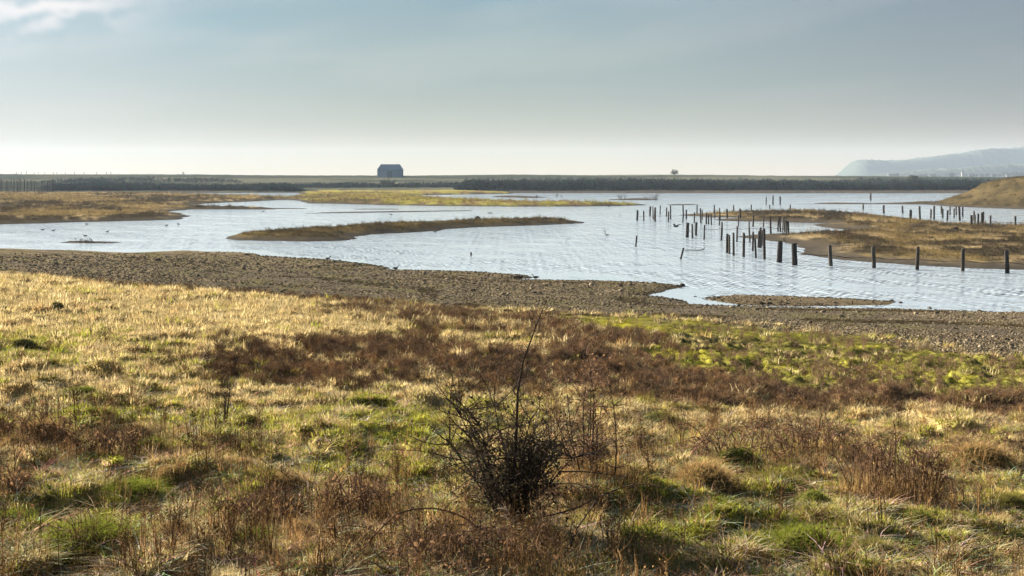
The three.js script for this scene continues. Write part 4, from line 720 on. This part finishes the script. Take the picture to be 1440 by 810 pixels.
farTree('gorse_bush', 488, 430, 6.5, 2.0, 'low dark bush left of the lone house on the meadow edge', 'bush', null, 0.1);
farTree('gorse_bush', 626, 430, 8, 2.0, 'low dark bush at the start of the long scrub belt', 'bush', null, 0.1);
farTree('gorse_bush', 1291, 500, 9, 3.6, 'humped dark bush behind the scrub belt toward the mound', 'bush', null, 0.1);
farTree('gorse_bush', 258, 690, 1.6, 1.6, 'tiny bush on the ridge skyline left of the lone house', 'bush', null, 0.1);
// timber house on the shingle ridge; distance haze painted into its wall, roof and door colours
(function house() {
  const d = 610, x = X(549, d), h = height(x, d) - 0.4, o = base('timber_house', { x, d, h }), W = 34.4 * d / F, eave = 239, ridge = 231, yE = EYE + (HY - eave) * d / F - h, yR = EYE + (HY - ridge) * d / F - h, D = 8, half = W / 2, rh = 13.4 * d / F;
  const wm = new MB(); wm.box(-half, -1, -D / 2, half, yE, D / 2); put('wall', o, wm.geo(true), mat('hazeTintWall', [0.19, 0.27, 0.32]));  // lightened and blued in the colour to stand for haze
  const r = new MB(); r.p.push(-half - 0.2, yE, D / 2 + 0.25, half + 0.2, yE, D / 2 + 0.25, half + 0.2, yE, -D / 2 - 0.25, -half - 0.2, yE, -D / 2 - 0.25, -rh, yR, 0, rh, yR, 0); r.i.push(0, 1, 5, 0, 5, 4, 2, 3, 4, 2, 4, 5, 1, 2, 5, 3, 0, 4, 0, 3, 2, 0, 2, 1); put('roof', o, r.geo(true), mat('hazeTintRoof', [0.14, 0.20, 0.235]));
  const dr = new MB(); dr.box(-1.3, 0, D / 2, 1.3, yE - 0.6, D / 2 + 0.06); put('door', o, dr.geo(true), mat('hazeTintDoor', [0.10, 0.14, 0.165]));
  tag(o, 'haze-tinted blue-grey hip-roofed house standing alone on the ridge skyline', 'house');
})();
// pole screen on the far left
(function poleScreen() {
  const o = base('pole_screen', { x: X(26, 372), d: 372, h: 0.7 }); const s = 372 / F;
  for (let k = 0; k < 44; k++) { const px = -34 + k * 2.05 + rr(-0.5, 0.5), t = rr(2.9, 3.7) * (px < 20 ? 1 : 0.88), b = new MB(), x = (px - 6) * s; b.tube([[x, -0.6, 0], [x + rr(-0.1, 0.1), t, rr(-0.3, 0.3)]], [0.16, 0.11], 5); put('pole', o, b.geo(), postMats[k % 4]); }
  const b = new MB(); b.tube([[-40 * s, 0.9, 0.12], [50 * s, 0.8, 0.12]], [0.06, 0.06], 4); put('rail', o, b.geo(), postMats[0]);
  tag(o, 'screen of tall upright poles at the left end of the scrub belt', 'fence');
})();
for (const px of [23, 30, 37, 48, 54, 63, 75, 80, 92, 105, 118, 136, 150, 156]) { const d = 695, x = X(px, d), h = height(x, d), m = new THREE.Mesh(postGeos[0], postMats[3]); m.name = numbered('fence_post'); m.scale.set(0.28, rr(1.2, 2.0), 0.28); m.position.set(x, h - 0.2, -d); scene.add(m); tag(m, 'tiny fence post on the ridge skyline behind the pole screen', 'post', 'ridge fence posts'); }
for (const px of [456, 504, 520, 536, 563, 572, 585, 601, 616, 640, 646, 652, 660, 664]) { const d = 420, x = X(px, d), h = height(x, d), m = new THREE.Mesh(postGeos[1], postMats[0]); m.name = numbered('fence_post'); m.scale.set(0.26, rr(1.5, 2.4), 0.26); m.position.set(x, h - 0.2, -d); scene.add(m); tag(m, 'tall thin post of the fence along the meadow before the lone house', 'post', 'meadow fence posts'); }

// hazy village below the cliff
function villageHouse(px, d, w, h, roofH, label, group, flat) {
  const k = d / 2300; w *= k; h *= k; roofH *= k; const x = X(px, d), o = base('village_house', { x, d, h: 2.2 }), D = Math.min(w * 0.6, 10), b = new MB(); b.box(-w / 2, -1, -D / 2, w / 2, h, D / 2); put('wall', o, b.geo(true), mat('render', [0.07, 0.07, 0.066]));
  const r = new MB(); if (flat) r.box(-w / 2 - 0.3, h, -D / 2 - 0.3, w / 2 + 0.3, h + roofH, D / 2 + 0.3); else { r.p.push(-w / 2, h, D / 2 + 0.3, w / 2, h, D / 2 + 0.3, w / 2, h, -D / 2 - 0.3, -w / 2, h, -D / 2 - 0.3, -w / 2, h + roofH, 0, w / 2, h + roofH, 0); r.i.push(0, 1, 5, 0, 5, 4, 2, 3, 4, 2, 4, 5, 1, 2, 5, 3, 0, 4); } put('roof', o, r.geo(true), mat('tiles', [0.05, 0.042, 0.04]));
  for (let k = 0; k < Math.max(2, Math.round(w / 4)); k++) { const q = new MB(), wx = -w / 2 + (k + 0.5) * w / Math.max(2, Math.round(w / 4)); q.box(wx - 0.6, h * 0.45, D / 2, wx + 0.6, h * 0.45 + 1.5, D / 2 + 0.05); put('window', o, q.geo(true), mat('pane', [0.05, 0.06, 0.07], { roughness: 0.9 })); }
  return tag(o, label, 'house', group);
}
villageHouse(1256, 1700, 20, 8, 1, 'wide flat-roofed building standing apart at the hazy edge of the village', null, true);
for (const [px, w, h] of [[1283, 9, 4], [1300, 10, 4.5], [1312, 12, 5], [1337, 10, 5], [1352, 9, 6], [1366, 11, 5], [1380, 10, 5], [1398, 9, 5], [1420, 14, 6.5], [1432, 12, 7], [1450, 12, 6], [1475, 12, 6]]) villageHouse(px, 1700 + rr(-80, 80), w, h, 3.4, 'pale gabled house in the hazy village below the cliff', 'village houses');
for (const [px, w, h] of [[1294, 12, 8], [1322, 9, 6], [1333, 12, 10], [1340, 12, 11], [1360, 11, 9], [1373, 10, 8], [1388, 12, 9], [1412, 16, 14], [1405, 9, 9], [1428, 16, 13], [1442, 16, 13], [1465, 18, 14], [1270, 9, 5], [1228, 9, 4]]) farTree('village_tree', px, 1680, w, h, 'hazy tree among the village houses below the cliff', 'tree', 'village trees');
(function church() { const d = 1700, o = base('church_tower', { x: X(1353.5, d), d, h: 2.2 }), b = new MB(); o.scale.setScalar(0.74); b.box(-2, -1, -2, 2, 12, 2); put('tower', o, b.geo(true), mat('stone', [0.2, 0.19, 0.17])); const c = new THREE.ConeGeometry(2.6, 6, 4); c.rotateY(Math.PI / 4); c.translate(0, 15, 0); put('spire', o, c, mat('tiles')); tag(o, 'small church tower with pointed roof in the hazy village', 'church'); })();
// the cliff and the hills behind the village
function hills(name, prof, d, depth, c, label) {
  const nx = 420, nz = 26, p = [], idx = [], p0 = prof[0][0], p1 = prof[prof.length - 1][0];
  for (let j = 0; j <= nz; j++) for (let i = 0; i <= nx; i++) { const px = lerp(p0, p1, i / nx), t = j / nz, dd = d + (t - 0.35) * depth, x = X(px, d), top = EYE + (HY - curve(prof, px)) * d / F; const k = t < 0.35 ? Math.pow(sst(0, 0.35, t), 0.8) : 1 - sst(0.5, 1, t) * 0.9; p.push(x, lerp(-2, top, k) * (1 + 0.10 * (fbm(px * 0.05, t * 6, 4) - 0.5)) + 5 * k * (fbm(px * 0.35, t * 20, 3) - 0.5) + 3 * k * (vn(px * 1.1, t * 30) - 0.5), -dd); }
  for (let j = 0; j < nz; j++) for (let i = 0; i < nx; i++) { const a = j * (nx + 1) + i; idx.push(a, a + 1, a + nx + 1, a + 1, a + nx + 2, a + nx + 1); }
  const g = new THREE.BufferGeometry(); g.setAttribute('position', new THREE.Float32BufferAttribute(p, 3)); g.setIndex(idx); g.computeVertexNormals();
  const m = new THREE.Mesh(g, mat(name + 'Mat', c)); m.name = name; scene.add(m); tag(m, label, 'hill', null, 'structure');
}
hills('cliff_hill', [[1188, 249], [1196, 241], [1202, 233], [1208, 227], [1216, 224.3], [1234, 225.4], [1250, 226.5], [1288, 224], [1313, 221.6], [1340, 218], [1360, 215], [1378, 211], [1415, 209], [1440, 208], [1500, 205], [1700, 210], [2000, 225]], 2700, 300, [0.035, 0.042, 0.03], 'long hazy headland ending in a cliff');
hills('foothill', [[1215, 249], [1260, 243.5], [1300, 240], [1350, 237], [1400, 233], [1440, 231], [1600, 228], [1800, 238]], 2150, 200, [0.035, 0.04, 0.028], 'lower hazy slope before the headland');
renderer.render(scene, camera);
